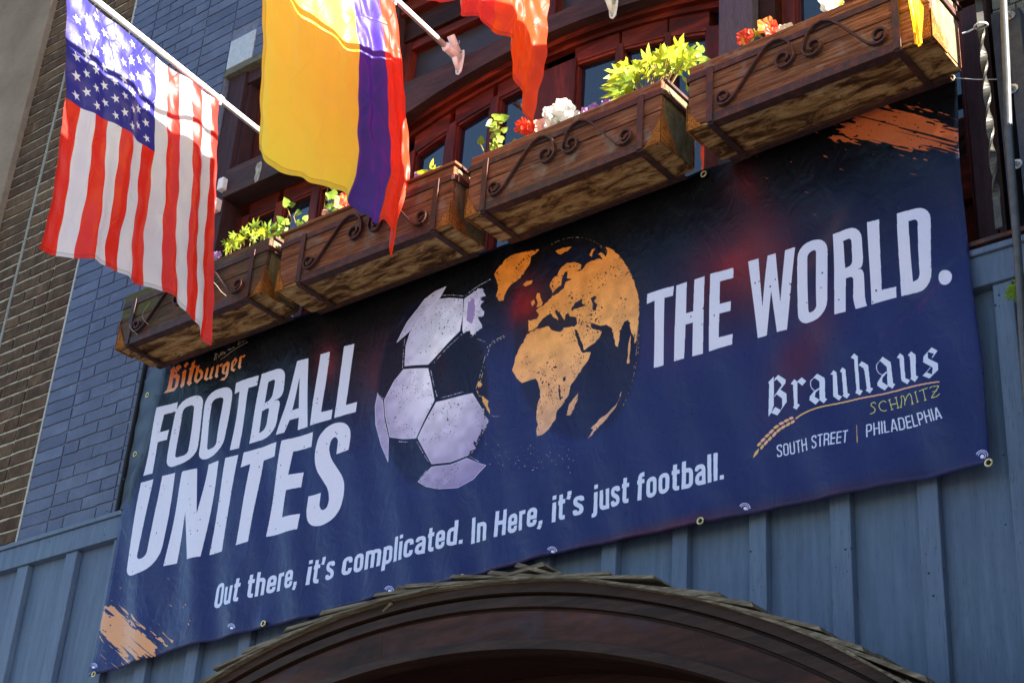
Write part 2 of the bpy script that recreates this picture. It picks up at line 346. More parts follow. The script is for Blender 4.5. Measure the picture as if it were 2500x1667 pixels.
def bannerprint():
    yy, xx = np.mgrid[0:BH, 0:BW].astype(np.float32); U = xx / BW; V = yy / BH
    n1 = blur_noise(BH, BW, 260, 1); n2 = blur_noise(BH, BW, 90, 2); n3 = blur_noise(BH, BW, 500, 3)
    base = np.array([.125, .155, .35], np.float32) * 1.0
    dark = np.array([.02, .02, .035], np.float32)
    t = np.clip((V - .12 - .16 * (n3 - .5)) / .40, 0, 1); t = t * t * (3 - 2 * t)
    a = dark + (base - dark) * t[..., None]
    a *= (1 + .10 * (n1[..., None] - .5) + .07 * (n2[..., None] - .5))
    def glow(px, r, col, amt, ang=0, asp=1.0):
        c = D([px])[0]; dx = xx - c[0]; dy = yy - c[1]; ca, sa = math.cos(ang), math.sin(ang)
        u = (dx * ca + dy * sa) / r; v = (-dx * sa + dy * ca) / (r * asp); g = np.exp(-(u * u + v * v))[..., None] * amt * (.75 + .5 * n2[..., None])
        g = np.clip(g, 0, 1); a[:] = a * (1 - g) + np.array(col, np.float32) * g
    glow((1800, 640), 190, (.47, .10, .13), .85, 1.1, 1.0); glow((1820, 470), 150, (.45, .10, .12), .7, 1.25, .45); glow((1860, 600), 230, (.42, .27, .25), .35, 1.15, .3)
    glow((1960, 860), 170, (.42, .09, .15), .55, -1.0, .5); glow((1640, 820), 120, (.36, .12, .3), .3, 0, 1); glow((2010, 600), 130, (.55, .33, .3), .35, -.9, .22)
    glow((1290, 740), 95, (.55, .06, .09), .95, 1.4, .8); glow((1320, 690), 60, (.5, .08, .1), .5, 0, 1)
    glow((800, 880), 110, (.5, .12, .16), .8, 1.2, .6); glow((930, 900), 170, (.36, .15, .2), .6, 1.3, .8)
    glow((1770, 520), 260, (.03, .03, .05), .45, 0, .4); glow((1250, 1390), 160, (.5, .16, .2), .4, 0, .12); glow((1620, 1290), 330, (.42, .1, .14), .45, 0, .07); glow((2050, 1200), 300, (.30, .08, .14), .3, 0, .07)
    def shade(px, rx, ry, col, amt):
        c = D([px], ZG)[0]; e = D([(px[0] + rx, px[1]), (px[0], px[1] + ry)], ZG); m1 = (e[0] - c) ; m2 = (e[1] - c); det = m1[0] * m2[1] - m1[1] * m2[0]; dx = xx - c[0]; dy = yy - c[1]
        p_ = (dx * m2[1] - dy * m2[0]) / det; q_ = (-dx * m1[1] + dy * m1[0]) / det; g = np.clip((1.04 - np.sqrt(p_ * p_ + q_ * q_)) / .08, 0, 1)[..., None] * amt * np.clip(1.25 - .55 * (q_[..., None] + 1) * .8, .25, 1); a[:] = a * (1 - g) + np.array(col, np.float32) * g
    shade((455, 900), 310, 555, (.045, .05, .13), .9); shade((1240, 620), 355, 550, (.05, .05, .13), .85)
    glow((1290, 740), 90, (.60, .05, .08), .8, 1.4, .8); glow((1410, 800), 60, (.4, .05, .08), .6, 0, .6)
    # brush strokes in the corners
    def brush(poly, zoom, dirp, cols, seed, thr=.3):
        p = D(poly, zoom); q = pr.mask([p]); r0, r1, c0, c1, m = q
        pad = 260; r0p, r1p, c0p, c1p = max(0, r0 - pad), min(BH, r1 + pad), max(0, c0 - pad), min(BW, c1 + pad)
        M = np.zeros((r1p - r0p, c1p - c0p), np.float32); M[r0 - r0p:r1 - r0p, c0 - c0p:c1 - c0p] = m
        k = 45
        dd = D(list(dirp), zoom); dd = dd[1] - dd[0]; ang = math.atan2(dd[1], dd[0])
        for ax in (0, 1):
            for _ in range(2):
                cs = np.cumsum(np.pad(M, [(k, k) if i == ax else (0, 0) for i in (0, 1)], 'edge'), axis=ax)
                M = (np.take(cs, range(2 * k, cs.shape[ax]), ax) - np.take(cs, range(0, cs.shape[ax] - 2 * k), ax)) / (2 * k)
                M = M[:r1p - r0p, :c1p - c0p]
        h, w_ = M.shape; yy2, xx2 = np.mgrid[0:h, 0:w_].astype(np.float32); ca, sa = math.cos(ang), math.sin(ang)
        u = xx2 * ca + yy2 * sa; v = -xx2 * sa + yy2 * ca
        r = np.random.RandomState(seed)
        def dn(cu, cv):
            g = r.rand(int((v.max() - v.min()) / cv) + 4, int((u.max() - u.min()) / cu) + 4).astype(np.float32); U2 = (u - u.min()) / cu; V2 = (v - v.min()) / cv
            ui = U2.astype(int); vi = V2.astype(int); fu = U2 - ui; fv = V2 - vi
            return (g[vi, ui] * (1 - fu) + g[vi, ui + 1] * fu) * (1 - fv) + (g[vi + 1, ui] * (1 - fu) + g[vi + 1, ui + 1] * fu) * fv
        nz = .6 * dn(90, 7) + .4 * dn(22, 4)
        on = (M + (nz - .5) * 1.15 * (1.15 - M)) > .5
        on &= ~((dn(16, 4) > .86) & (dn(60, 30) > .5))
        on |= (M > .02) & (dn(45, 4) > .86) & (dn(160, 12) > .5)
        on &= ~((M < .93) & (dn(150, 6) > .74))
        g = dn(200, 200)[..., None]; c = np.array(cols[0], np.float32) * (1 - g) + np.array(cols[1], np.float32) * g
        sub = a[r0p:r1p, c0p:c1p]; sub[on] = c[on]
    brush([(640, 1040), (850, 930), (1150, 815), (1290, 840), (1400, 905), (1540, 960), (1740, 980), (1740, 1220), (1560, 1160), (1400, 1130), (1380, 1180), (1200, 1120), (1000, 1090), (820, 1070)], (1800, 0, 3.1357), [(1200, 1000), (1680, 1120)], [(.72, .32, .15), (.66, .38, .27)], 5)
    brush([(880, 860), (960, 950), (1080, 1080), (1250, 1200), (1370, 1290), (1300, 1345), (1010, 1400), (930, 1260), (800, 1120), (850, 960)], (0, 1200, 3.357), [(930, 870), (1380, 1270)], [(.80, .57, .45), (.84, .60, .42)], 9)
    # side hems and lower edge
    pr.a = a
    # ---- speckle used to wear the letters
    keep = np.ones((BH, BW), bool); r = np.random.RandomState(11)
    sp = r.rand(BH // 4, BW // 4) > .9965; cl = blur_noise(BH // 4, BW // 4, 12, 5) > .42; sp &= cl
    ys, xs = np.nonzero(sp)
    for y, x in zip(ys * 4, xs * 4):
        h = r.randint(3, 8); w_ = r.randint(2, 6); keep[y:y + h, x:x + w_] = False
    WHITE = (.83, .82, .90); LAV = (.72, .67, .80)
    def L(polys, z, col=WHITE, k=keep): pr.fill([D(rp(p), z) for p in polys], col, k)
    A = ZA
    L([[(320, 620), (502, 565), (490, 650), (385, 682), (350, 845), (428, 820), (410, 912), (328, 935), (272, 1215), (192, 1238)]], A)
    L([[(497, 555, 130), (748, 480, 100), (655, 1095, 130), (392, 1180, 85)], [(552, 615, 45), (652, 585, 35), (592, 1045, 40), (480, 1080, 30)]], A)
    L([[(765, 472, 130), (1003, 400, 100), (915, 1025, 130), (672, 1105, 85)], [(820, 540, 45), (914, 512, 35), (856, 970, 40), (758, 1003, 30)]], A)
    L([[(1030, 390), (1242, 322), (1228, 415), (1150, 440), (1060, 985), (980, 1007), (1065, 468), (1013, 488)]], A)
    L([[(1268, 310), (1492, 238, 95), (1462, 515, 70), (1385, 556, 6), (1442, 545, 50), (1398, 872, 120), (1153, 945)], [(1330, 385), (1396, 353, 32), (1366, 540, 50), (1300, 580)], [(1277, 652), (1347, 615, 32), (1311, 812, 55), (1245, 850)]], A)
    L([[(1600, 198), (1700, 170), (1688, 792), (1592, 820), (1605, 705), (1522, 730), (1480, 848), (1408, 870)], [(1622, 345), (1605, 620), (1543, 640)]], A)
    L([[(1803, 130), (1890, 105), (1812, 660), (1913, 632), (1900, 722), (1712, 783)]], A)
    L([[(2018, 58), (2108, 32), (2035, 592), (2132, 562), (2120, 655), (1928, 712)]], A)
    B = ZB
    L([[(262, 505), (375, 468), (222, 1248, 45), (312, 1218, 60), (458, 438), (585, 408), (428, 1300, 190), (102, 1425, 105)]], B)
    L([[(655, 400), (785, 362), (795, 800), (890, 322), (1002, 292), (835, 1212), (703, 1238), (685, 790), (585, 1268), (468, 1300)]], B)
    L([[(1068, 268), (1188, 236), (1028, 1158), (905, 1192)]], B)
    L([[(1238, 215), (1563, 118), (1540, 255), (1425, 288), (1290, 1068), (1172, 1105), (1303, 325), (1213, 360)]], B)
    L([[(1610, 105), (1905, 20), (1888, 160), (1715, 208), (1675, 432), (1812, 403), (1790, 547), (1655, 580), (1610, 835), (1785, 803), (1762, 952), (1447, 1018)]], B)
    L([[(2055, 180, 8), (2072, 95, 25), (2112, 60, 18), (2142, 90, 20), (2125, 230), (2245, 190), (2268, 30, 60), (2240, -50, 50), (2168, -82, 50), (2050, -50, 60), (1955, 70, 50), (1915, 240, 60), (1930, 380, 60), (2000, 485, 60), (2052, 575, 40), (2058, 680, 30), (2035, 752, 25), (1990, 772, 20), (1964, 730, 25), (1982, 600), (1858, 635), (1835, 800, 60), (1858, 905, 50), (1940, 925, 50), (2050, 895, 70), (2140, 800, 70), (2185, 680, 60), (2205, 540, 60), (2190, 450, 50), (2130, 360, 60), (2070, 270, 50)]], B)
    W = ZW
    L([[(95, 703), (285, 643), (278, 715), (220, 733), (210, 1213), (138, 1232), (150, 752), (90, 775)]], W)
    L([[(300, 640), (375, 614), (370, 840), (421, 823), (430, 598), (503, 573), (490, 1128), (415, 1150), (418, 905), (368, 922), (360, 1165), (288, 1188)]], W)
    L([[(542, 555), (706, 507), (703, 580), (610, 607), (610, 773), (687, 747), (685, 820), (610, 843), (608, 1015), (705, 988), (703, 1065), (533, 1112)]], W)
    L([[(815, 468), (890, 446), (915, 790), (953, 425), (1010, 407), (1045, 755), (1078, 385), (1152, 363), (1092, 955), (1020, 972), (980, 680), (945, 995), (878, 1013)]], W)
    L([[(1168, 348, 100), (1378, 282, 95), (1394, 862, 110), (1172, 932, 85)], [(1240, 410, 34), (1300, 376, 26), (1313, 812, 30), (1252, 845, 24)]], W)
    L([[(1420, 272), (1634, 208, 100), (1645, 508, 70), (1595, 522, 4), (1645, 520, 50), (1655, 745, 30), (1670, 787), (1588, 810), (1568, 740, 30), (1568, 568, 30), (1513, 588), (1520, 832), (1443, 855)], [(1498, 322), (1560, 300, 28), (1562, 492, 35), (1508, 512)]], W)
    L([[(1675, 193), (1760, 170), (1775, 672), (1876, 647), (1880, 725), (1702, 778)]], W)
    L([[(1885, 128), (2118, 55, 105), (2142, 655, 115), (1912, 715)], [(1970, 182), (2032, 162, 30), (2052, 592, 45), (1998, 612)]], W)
    pr.fill([D(disc((2232, 585), 50, 22, 57), W)], WHITE, keep)
    # ---- soft-cornered condensed lettering drawn with a broad pen
    def path(pts, r):
        out = []
        for i, p in enumerate(pts):
            p = np.array(p, float)
            if 0 < i < len(pts) - 1 and r > 0:
                a_ = np.array(pts[i - 1], float); c_ = np.array(pts[i + 1], float); la = np.linalg.norm(a_ - p); lc = np.linalg.norm(c_ - p); q = min(r, la * .5, lc * .5)
                s0 = p + (a_ - p) / la * q; e0 = p + (c_ - p) / lc * q
                for j in range(6): t_ = j / 5; out.append((1 - t_) ** 2 * s0 + 2 * (1 - t_) * t_ * p + t_ * t_ * e0)
            else: out.append(p)
        return out
    X = .74
    def glyph(ch, s):
        h = s / 2; w_ = .44; R_ = .2; c = []
        if ch == 'o': return w_, [([(h, X / 2), (h, h), (w_ - h, h), (w_ - h, X - h), (h, X - h), (h, X / 2)], R_)]
        if ch == 'O': w_ = .47; return w_, [([(h, .5), (h, h), (w_ - h, h), (w_ - h, 1 - h), (h, 1 - h), (h, .5)], R_ + .03)]
        if ch == 'u': return w_, [([(h, X), (h, h), (w_ - h, h), (w_ - h, .2)], R_), ([(w_ - h, X), (w_ - h, 0)], 0)]
        if ch == 'n': return w_, [([(h, X), (h, 0)], 0), ([(h, .5), (h, X - h), (w_ - h, X - h), (w_ - h, 0)], R_)]
        if ch == 'h': return w_, [([(h, 1), (h, 0)], 0), ([(h, .5), (h, X - h), (w_ - h, X - h), (w_ - h, 0)], R_)]
        if ch == 'm': w_ = .7; return w_, [([(h, X), (h, 0)], 0), ([(h, .5), (h, X - h), (w_ / 2, X - h), (w_ / 2, 0)], R_), ([(w_ / 2, .5), (w_ / 2, X - h), (w_ - h, X - h), (w_ - h, 0)], R_)]
        if ch == 'r': w_ = .3; return w_, [([(h, X), (h, 0)], 0), ([(h, .45), (h, X - h), (w_, X - h)], .14)]
        if ch == 'e': return w_, [([(w_ - h, .25), (w_ - h, h), (h, h), (h, X - h), (w_ - h, X - h), (w_ - h, X / 2 - .02)], R_), ([(w_ - h + h, X / 2), (h, X / 2)], 0)]
        if ch == 'c': w_ = .42; return w_, [([(w_ - h, .26), (w_ - h, h), (h, h), (h, X - h), (w_ - h, X - h), (w_ - h, X - .26)], R_)]
        if ch == 's': w_ = .41; return w_, [([(h, .22), (h, h), (w_ - h, h), (w_ - h, .3), (h, .46), (h, X - h), (w_ - h, X - h), (w_ - h, X - .21)], .15)]
        if ch == 't': w_ = .3; return w_, [([(.12, .96), (.12, h), (w_, h)], .12), ([(0, X - h * .8), (w_, X - h * .8)], 0)]
        if ch == 'f': w_ = .3; return w_, [([(w_, 1 - h), (.12, 1 - h), (.12, 0)], .14), ([(0, X - h * .8), (w_, X - h * .8)], 0)]
        if ch == 'i': return s, [([(h, X), (h, 0)], 0), ([(h, 1), (h, .85)], 0)]
        if ch == 'l': return s, [([(h, 1), (h, 0)], 0)]
        if ch == 'j': w_ = .2; return w_, [([(w_ - h, X), (w_ - h, -.2 + h), (-.02, -.2 + h)], .1), ([(w_ - h, 1), (w_ - h, .85)], 0)]
        if ch == 'a': return w_, [([(h, X - .2), (h, X - h), (w_ - h, X - h), (w_ - h, 0)], R_), ([(w_ - h, .43), (h, .38), (h, h), (w_ - h, h * 1.2)], .15)]
        if ch == 'd': return w_, [([(w_ - h, 1), (w_ - h, 0)], 0), ([(w_ - h, .5), (w_ - h, X - h), (h, X - h), (h, h), (w_ - h, h), (w_ - h, .2)], R_)]
        if ch == 'b': return w_, [([(h, 1), (h, 0)], 0), ([(h, .5), (h, X - h), (w_ - h, X - h), (w_ - h, h), (h, h), (h, .2)], R_)]
        if ch == 'p': return w_, [([(h, X), (h, -.24)], 0), ([(h, .5), (h, X - h), (w_ - h, X - h), (w_ - h, h), (h, h), (h, .2)], R_)]
        if ch == 'I': return s, [([(h, 1), (h, 0)], 0)]
        if ch == 'H': w_ = .5; return w_, [([(h, 1), (h, 0)], 0), ([(w_ - h, 1), (w_ - h, 0)], 0), ([(h, .52), (w_ - h, .52)], 0)]
        if ch == ',': return s, [([(h, s), (h, 0), (h - .06, -.16)], 0)]
        if ch == "'": return s, [([(h, 1), (h, .84), (h - .05, .7)], 0)]
        if ch == '.': return s, [([(h, s), (h, 0)], 0)]
        if ch == 'S': w_ = .46; return w_, [([(h, .25), (h, h), (w_ - h, h), (w_ - h, .4), (h, .62), (h, 1 - h), (w_ - h, 1 - h), (w_ - h, .75)], .2)]
        if ch == 'U': w_ = .47; return w_, [([(h, 1), (h, h), (w_ - h, h), (w_ - h, 1)], R_)]
        if ch == 'T': w_ = .44; return w_, [([(0, 1 - h), (w_, 1 - h)], 0), ([(w_ / 2, 1), (w_ / 2, 0)], 0)]
        if ch == 'R': w_ = .47; return w_, [([(h, 1), (h, 0)], 0), ([(h, 1 - h), (w_ - h, 1 - h), (w_ - h, .48), (h, .48)], .2), ([(w_ * .6, .48), (w_ - h, .4), (w_ - h * .6, 0)], .08)]
        if ch == 'P': w_ = .47; return w_, [([(h, 1), (h, 0)], 0), ([(h, 1 - h), (w_ - h, 1 - h), (w_ - h, .44), (h, .44)], .2)]
        if ch == 'E': w_ = .4; return w_, [([(h, 1), (h, 0)], 0)] + [([(h, q), (w_, q)], 0) for q in (h, .51, 1 - h)]
        if ch == 'L': w_ = .38; return w_, [([(h, 1), (h, 0)], 0), ([(h, h), (w_, h)], 0)]
        if ch == 'A': w_ = .5; return w_, [([(h * .8, 0), (w_ / 2 - .02, 1)], 0), ([(w_ / 2 + .02, 1), (w_ - h * .8, 0)], 0), ([(w_ * .22, .26), (w_ * .78, .26)], 0)]
        if ch == 'D': w_ = .48; return w_, [([(h, 1), (h, 0)], 0), ([(h, 1 - h), (w_ - h, 1 - h), (w_ - h, h), (h, h)], .2)]
        return .2, []
    def word(txt, bl, br, tl, tr, z, s=.16, gap=.085, col=(.80, .82, .92), sy=1.0):
        gs = [glyph(c, s) for c in txt]; tot = sum(g[0] for g in gs) + gap * (len(txt) - 1); x = 0
        bl, br, tl, tr = [np.array(q, float) for q in (bl, br, tl, tr)]
        def mp(p):
            p = np.asarray(p); u = p[:, :1] / tot; v = p[:, 1:2]
            return (bl * (1 - u) + br * u) * (1 - v) + (tl * (1 - u) + tr * u) * v
        for g in gs:
            for pts, r_ in g[1]:
                q = path(pts, r_)
                for i in range(len(q) - 1):
                    pr.fill([D(mp(seg(q[i] + np.array([x, 0]), q[i + 1] + np.array([x, 0]), s)), z)], col)
                    if i and r_: pr.fill([D(mp(disc(q[i] + np.array([x, 0]), s / 2, 10)), z)], col)
            x += g[0] + gap
    def sh(b, v): return (b[0] + v[0], b[1] + v[1])
    T = ZT; Uz = ZU
    for txt, bl, br, v1, v2, z in (('Out', (68, 826), (287, 768), (33, -203), (30, -203), T), ('there,', (345, 744), (772, 640), (29, -200), (25, -198), T), ("it's", (838, 637), (1066, 582), (26, -205), (23, -205), T),
                                   ('complicated.', (1126, 560), (2118, 290), (23, -203), (14, -205), T), ('In', (168, 832), (297, 800), (13, -212), (11, -212), Uz), ('Here,', (362, 781), (762, 676), (12, -214), (10, -214), Uz),
                                   ("it's", (835, 660), (1098, 592), (9, -218), (8, -218), Uz), ('just', (1166, 574), (1468, 498), (7, -222), (5, -222), Uz), ('football.', (1530, 483), (2255, 306), (5, -226), (-4, -230), Uz)):
        word(txt, bl, br, sh(bl, v1), sh(br, v2), z)
    word('SOUTH', (368, 1303), (727, 1228), (360, 1160), (717, 1088), ZL, .115, .09)
    word('STREET', (782, 1215), (1182, 1134), (778, 1070), (1186, 988), ZL, .115, .09)
    word('PHILADELPHIA', (1397, 1078), (2280, 866), (1393, 930), (2240, 733), ZL, .115, .095)
    # ---- blackletter name and wheat ear
    NW = (.82, .84, .93)
    for p in ([(262, 440), (328, 372), (330, 700), (300, 790), (268, 838), (274, 460)], [(330, 430), (340, 395), (380, 355), (468, 412), (468, 455), (332, 612), (332, 598), (420, 478), (418, 462), (362, 405)],
              [(360, 582), (405, 523), (482, 575), (485, 665), (370, 820), (298, 790), (345, 722), (408, 757), (428, 722), (428, 628), (365, 582)],
              [(530, 465), (572, 410), (607, 440), (615, 695), (643, 708), (603, 763), (555, 735), (572, 715), (558, 475)], [(600, 440), (655, 388), (706, 430), (665, 487), (618, 450)],
              [(770, 402), (822, 338), (907, 385), (920, 622), (943, 635), (905, 685), (858, 648), (850, 440), (840, 420), (795, 392)], [(798, 540), (850, 500), (852, 520), (812, 562), (806, 612), (862, 648), (820, 705), (748, 655), (750, 612)],
              [(972, 345), (1012, 297), (1048, 325), (1065, 580), (1112, 602), (1076, 648), (1010, 602), (1000, 350)], [(1088, 315), (1120, 270), (1160, 300), (1178, 565), (1207, 577), (1170, 628), (1112, 592), (1128, 580), (1112, 330)],
              [(1220, 165), (1260, 117), (1303, 150), (1325, 530), (1360, 545), (1325, 597), (1270, 565), (1285, 535), (1262, 185)], [(1308, 265), (1350, 208), (1422, 250), (1448, 505), (1478, 518), (1440, 573), (1390, 540), (1405, 520), (1380, 320), (1368, 288), (1322, 258)],
              [(1535, 218), (1585, 152), (1680, 215), (1705, 455), (1731, 465), (1693, 517), (1640, 482), (1632, 270), (1560, 205)], [(1578, 362), (1632, 315), (1634, 335), (1582, 395), (1578, 440), (1650, 485), (1605, 538), (1525, 485), (1523, 450)],
              [(1750, 165), (1787, 115), (1830, 148), (1850, 400), (1905, 425), (1872, 470), (1803, 430), (1782, 180)], [(1877, 138), (1912, 92), (1962, 130), (1975, 375), (2003, 385), (1962, 446), (1905, 410), (1918, 395), (1900, 160)],
              [(2048, 145), (2135, 33), (2202, 72), (2148, 160), (2138, 155), (2163, 110), (2095, 90), (2098, 165), (2210, 220), (2215, 300), (2125, 405), (2045, 375), (2085, 330), (2150, 355), (2155, 275), (2047, 215)]):
        pr.fill([D(p, ZL)], NW)
    def line(pts, w_, z, col, r_=0):
        q = path(pts, r_)
        for i in range(len(q) - 1):
            ww = w_ if not hasattr(w_, '__len__') else w_[min(i, len(w_) - 1)]
            pr.fill([D(seg(q[i], q[i + 1], ww), z)], col)
            if i: pr.fill([D(disc(q[i], ww / 2, 8), z)], col)
    line([(775, 402), (754, 430), (755, 480), (770, 515), (800, 540)], 9, ZL, NW); line([(1540, 215), (1516, 250), (1518, 300), (1540, 340), (1580, 362)], 9, ZL, NW); line([(2130, 272), (2082, 345)], 8, ZL, NW)
    GOLD = (.87, .68, .42); PEACH = (.90, .66, .55)
    line([(590, 865), (660, 822), (760, 775), (860, 735), (960, 705), (1100, 675), (1300, 635)], 17, ZL, GOLD); line([(1300, 635), (1500, 598), (1700, 550), (1900, 503), (2235, 438)], 17, ZL, PEACH)
    axis = [(582, 862), (528, 884), (468, 912), (408, 942), (352, 985), (302, 1040), (255, 1085), (208, 1135), (165, 1180)]
    for i in range(len(axis) - 1):
        a0 = np.array(axis[i], float); a1 = np.array(axis[i + 1], float); d = (a1 - a0); dn_ = d / np.linalg.norm(d); nn = np.array([-dn_[1], dn_[0]])
        for sgn in (1, -1):
            s0 = a1 + nn * sgn * 4; e0 = a1 - dn_ * 5 + nn * sgn * 44
            k1 = a0 + nn * sgn * 4; pts = [s0, a1 + dn_ * 22 + nn * sgn * 34 * .9, e0 + dn_ * 10, a0 + nn * sgn * 40 + dn_ * 14, k1 + dn_ * 4]
            cen = sum(pts) / len(pts); pts = [cen + (q - cen) * .84 for q in pts]
            pr.fill([D(rp([tuple(q) + (10,) for q in pts]), ZL)], PEACH if (i % 2 == 0) else GOLD)
    pr.fill([D(rp([(160, 1195), (150, 1250, 30), (82, 1308), (105, 1240, 20)]), ZL)], GOLD)
    line([(1283, 932), (1293, 1135)], 9, ZL, GOLD)
    SZ = (.86, .82, .45)
    for p in ([(1508, 692), (1490, 672), (1452, 688), (1450, 712), (1495, 745), (1500, 772), (1475, 798), (1437, 810)], [(1622, 672), (1592, 652), (1550, 680), (1538, 720), (1560, 762), (1592, 772), (1628, 762)], [(1655, 642), (1685, 752)], [(1732, 615), (1755, 730)], [(1670, 698), (1742, 682)],
              [(1790, 610), (1800, 640), (1795, 680), (1786, 722)], [(1788, 608), (1818, 592), (1838, 640), (1832, 705)], [(1842, 655), (1860, 605), (1897, 572), (1918, 615), (1925, 692)], [(1962, 560), (1990, 670)], [(2008, 552), (2110, 515)], [(2056, 535), (2082, 655)],
              [(2130, 522), (2150, 500), (2235, 487), (2150, 632), (2215, 612), (2245, 580)], [(2158, 562), (2212, 548)], [(1640, 648), (1672, 636)], [(1670, 758), (1700, 748)], [(1716, 620), (1746, 610)], [(1740, 736), (1770, 726)], [(1948, 566), (1978, 555)], [(1975, 676), (2005, 665)], [(2068, 660), (2098, 650)], [(1775, 726), (1800, 720)], [(1912, 696), (1940, 688)]):
        line(p, 9, ZL, SZ, 14 if len(p) > 2 else 0)
    # ---- brewery name
    def org(r0, r1, c0, c1):
        c_lo = D([(120, 1370)], ZI)[0]; c_hi = D([(2000, 440)], ZI)[0]
        y = np.arange(r0, r1, dtype=np.float32)[:, None]; t_ = np.clip((y - c_hi[1]) / (c_lo[1] - c_hi[1]), 0, 1) * np.ones((1, c1 - c0), np.float32)
        return np.array([.80, .38, .12], np.float32) * (1 - t_[..., None]) + np.array([.86, .62, .50], np.float32) * t_[..., None]
    for p in ([[(255, 825), (355, 725), (382, 765), (372, 860), (500, 960), (440, 1210), (345, 1320), (108, 1380), (178, 1295), (205, 1190), (275, 860)], [(362, 870), (350, 965), (440, 850), (388, 800)], [(342, 990), (405, 1040), (352, 1240), (285, 1255)]],
              [[(385, 765), (488, 682), (545, 750), (355, 968), (345, 950), (450, 850)]],
              [[(590, 715), (665, 622), (712, 672), (628, 775)], [(540, 900), (615, 805), (655, 840), (605, 1150), (600, 1180), (525, 1258), (497, 1200), (530, 1120), (560, 905)]],
              [[(705, 805), (770, 740), (775, 660), (862, 570), (842, 720), (905, 690), (830, 790), (760, 1090), (778, 1130), (708, 1205), (655, 1130), (690, 1060), (735, 815)]],
              [[(870, 760), (958, 690), (945, 810), (990, 790), (1045, 860), (1030, 1000), (900, 1140), (828, 1085), (830, 1020), (885, 770)], [(930, 860), (985, 920), (960, 1010), (905, 1050), (890, 1020)]],
              [[(1095, 815), (1150, 745), (1170, 780), (1130, 1000), (1190, 1000), (1180, 985), (1225, 770), (1280, 705), (1285, 760), (1240, 950), (1265, 985), (1215, 1045), (1180, 1020), (1118, 1075), (1062, 1040), (1070, 970), (1110, 820)]],
              [[(1335, 720), (1385, 665), (1400, 690), (1470, 635), (1492, 672), (1430, 735), (1398, 700), (1370, 930), (1390, 950), (1340, 1003), (1305, 965), (1345, 730)]],
              [[(1480, 700), (1600, 590), (1668, 635), (1610, 930), (1520, 1050), (1420, 1050), (1480, 985), (1530, 980), (1560, 900), (1480, 900), (1460, 860)], [(1600, 700), (1545, 720), (1520, 850), (1550, 865)]],
              [[(1710, 620), (1820, 510), (1865, 570), (1850, 620), (1745, 760), (1770, 790), (1822, 780), (1765, 855), (1690, 815), (1685, 770)], [(1800, 590), (1765, 640), (1748, 720), (1815, 620)]],
              [[(1905, 530), (1955, 470), (1985, 490), (2035, 438), (2060, 470), (2010, 530), (1975, 510), (1945, 720), (1968, 740), (1915, 800), (1875, 760), (1915, 540)]]):
        pr.fill([D(q, ZI) for q in p], org)
    HW = (.62, .52, .42)
    for p in ([(1330, 410), (1285, 565)], [(1290, 430), (1340, 405), (1362, 430), (1320, 480), (1345, 500), (1330, 545), (1285, 568)], [(1400, 440), (1392, 500), (1415, 485)], [(1455, 370), (1425, 460), (1450, 450)], [(1490, 355), (1465, 445), (1490, 425)], [(1420, 425), (1510, 375)], [(1510, 420), (1550, 375), (1515, 385), (1520, 420), (1555, 400)],
              [(1640, 330), (1670, 300), (1638, 310), (1640, 345), (1680, 325)], [(1700, 290), (1690, 325), (1715, 310)], [(1730, 305), (1735, 275), (1760, 275), (1755, 300), (1795, 250)], [(1895, 130), (1885, 210)], [(1870, 190), (1885, 215), (1935, 165), (1915, 120), (1880, 140)], [(1975, 110), (1970, 150), (2010, 130), (2015, 105)], [(2050, 90), (2045, 115)], [(1435, 555), (1700, 380), (2105, 140)]):
        line(p, 12, ZI, HW)
    # ---- globe
    G = ZG; g0 = D([(1240, 130)], G)[0]; g1 = D([(1240, 1160)], G)[0]; wr = np.random.RandomState(3)
    gn = blur_noise(BH, BW, 30, 8); gf = blur_noise(BH, BW, 5, 12); 
    gk = ~((blur_noise(BH, BW, 5, 21) > .84) & (blur_noise(BH, BW, 60, 22) > .5))
    def gcol(r0, r1, c0, c1):
        y = np.arange(r0, r1, dtype=np.float32)[:, None]; t_ = np.clip((y - g0[1]) / (g1[1] - g0[1]), 0, 1) * np.ones((1, c1 - c0), np.float32)
        t_ = t_[..., None]; a_ = np.array([.92, .50, .16], np.float32); b_ = np.array([.93, .64, .38], np.float32); c_ = np.array([.82, .62, .52], np.float32)
        c = np.where(t_ < .5, a_ + (b_ - a_) * t_ * 2, b_ + (c_ - b_) * (t_ * 2 - 1))
        return c * (.92 + .16 * gn[r0:r1, c0:c1, None]) * (.96 + .08 * gf[r0:r1, c0:c1, None])
    def jag(p, amp=5, n=3):
        out = []
        for i in range(len(p)):
            a_ = np.array(p[i][:2], float); b_ = np.array(p[(i + 1) % len(p)][:2], float); out.append(a_); L_ = np.linalg.norm(b_ - a_); k = max(1, int(L_ / 14))
            for j in range(1, k): out.append(a_ + (b_ - a_) * j / k + wr.uniform(-amp, amp, 2) * min(1, L_ / 40))
        return out
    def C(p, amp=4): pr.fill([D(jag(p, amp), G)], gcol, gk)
    C([(800, 270), (812, 245), (850, 200), (905, 160), (960, 145), (1045, 130), (1000, 165), (995, 200), (975, 235), (950, 285), (905, 315), (880, 340), (862, 370), (850, 410), (825, 415), (808, 390), (820, 350), (812, 300)])
    C([(955, 325), (975, 305), (1008, 300), (1000, 320), (970, 335)], 2); C([(1132, 140), (1170, 122), (1222, 118), (1200, 140), (1160, 160), (1145, 155)]); C([(1320, 165), (1335, 135), (1355, 128), (1340, 150), (1335, 175)], 2)
    C([(1030, 370), (1045, 368), (1050, 395), (1062, 420), (1055, 440), (1028, 448), (1035, 420), (1025, 395)], 2); C([(998, 420), (1015, 405), (1022, 425), (1005, 443)], 2)
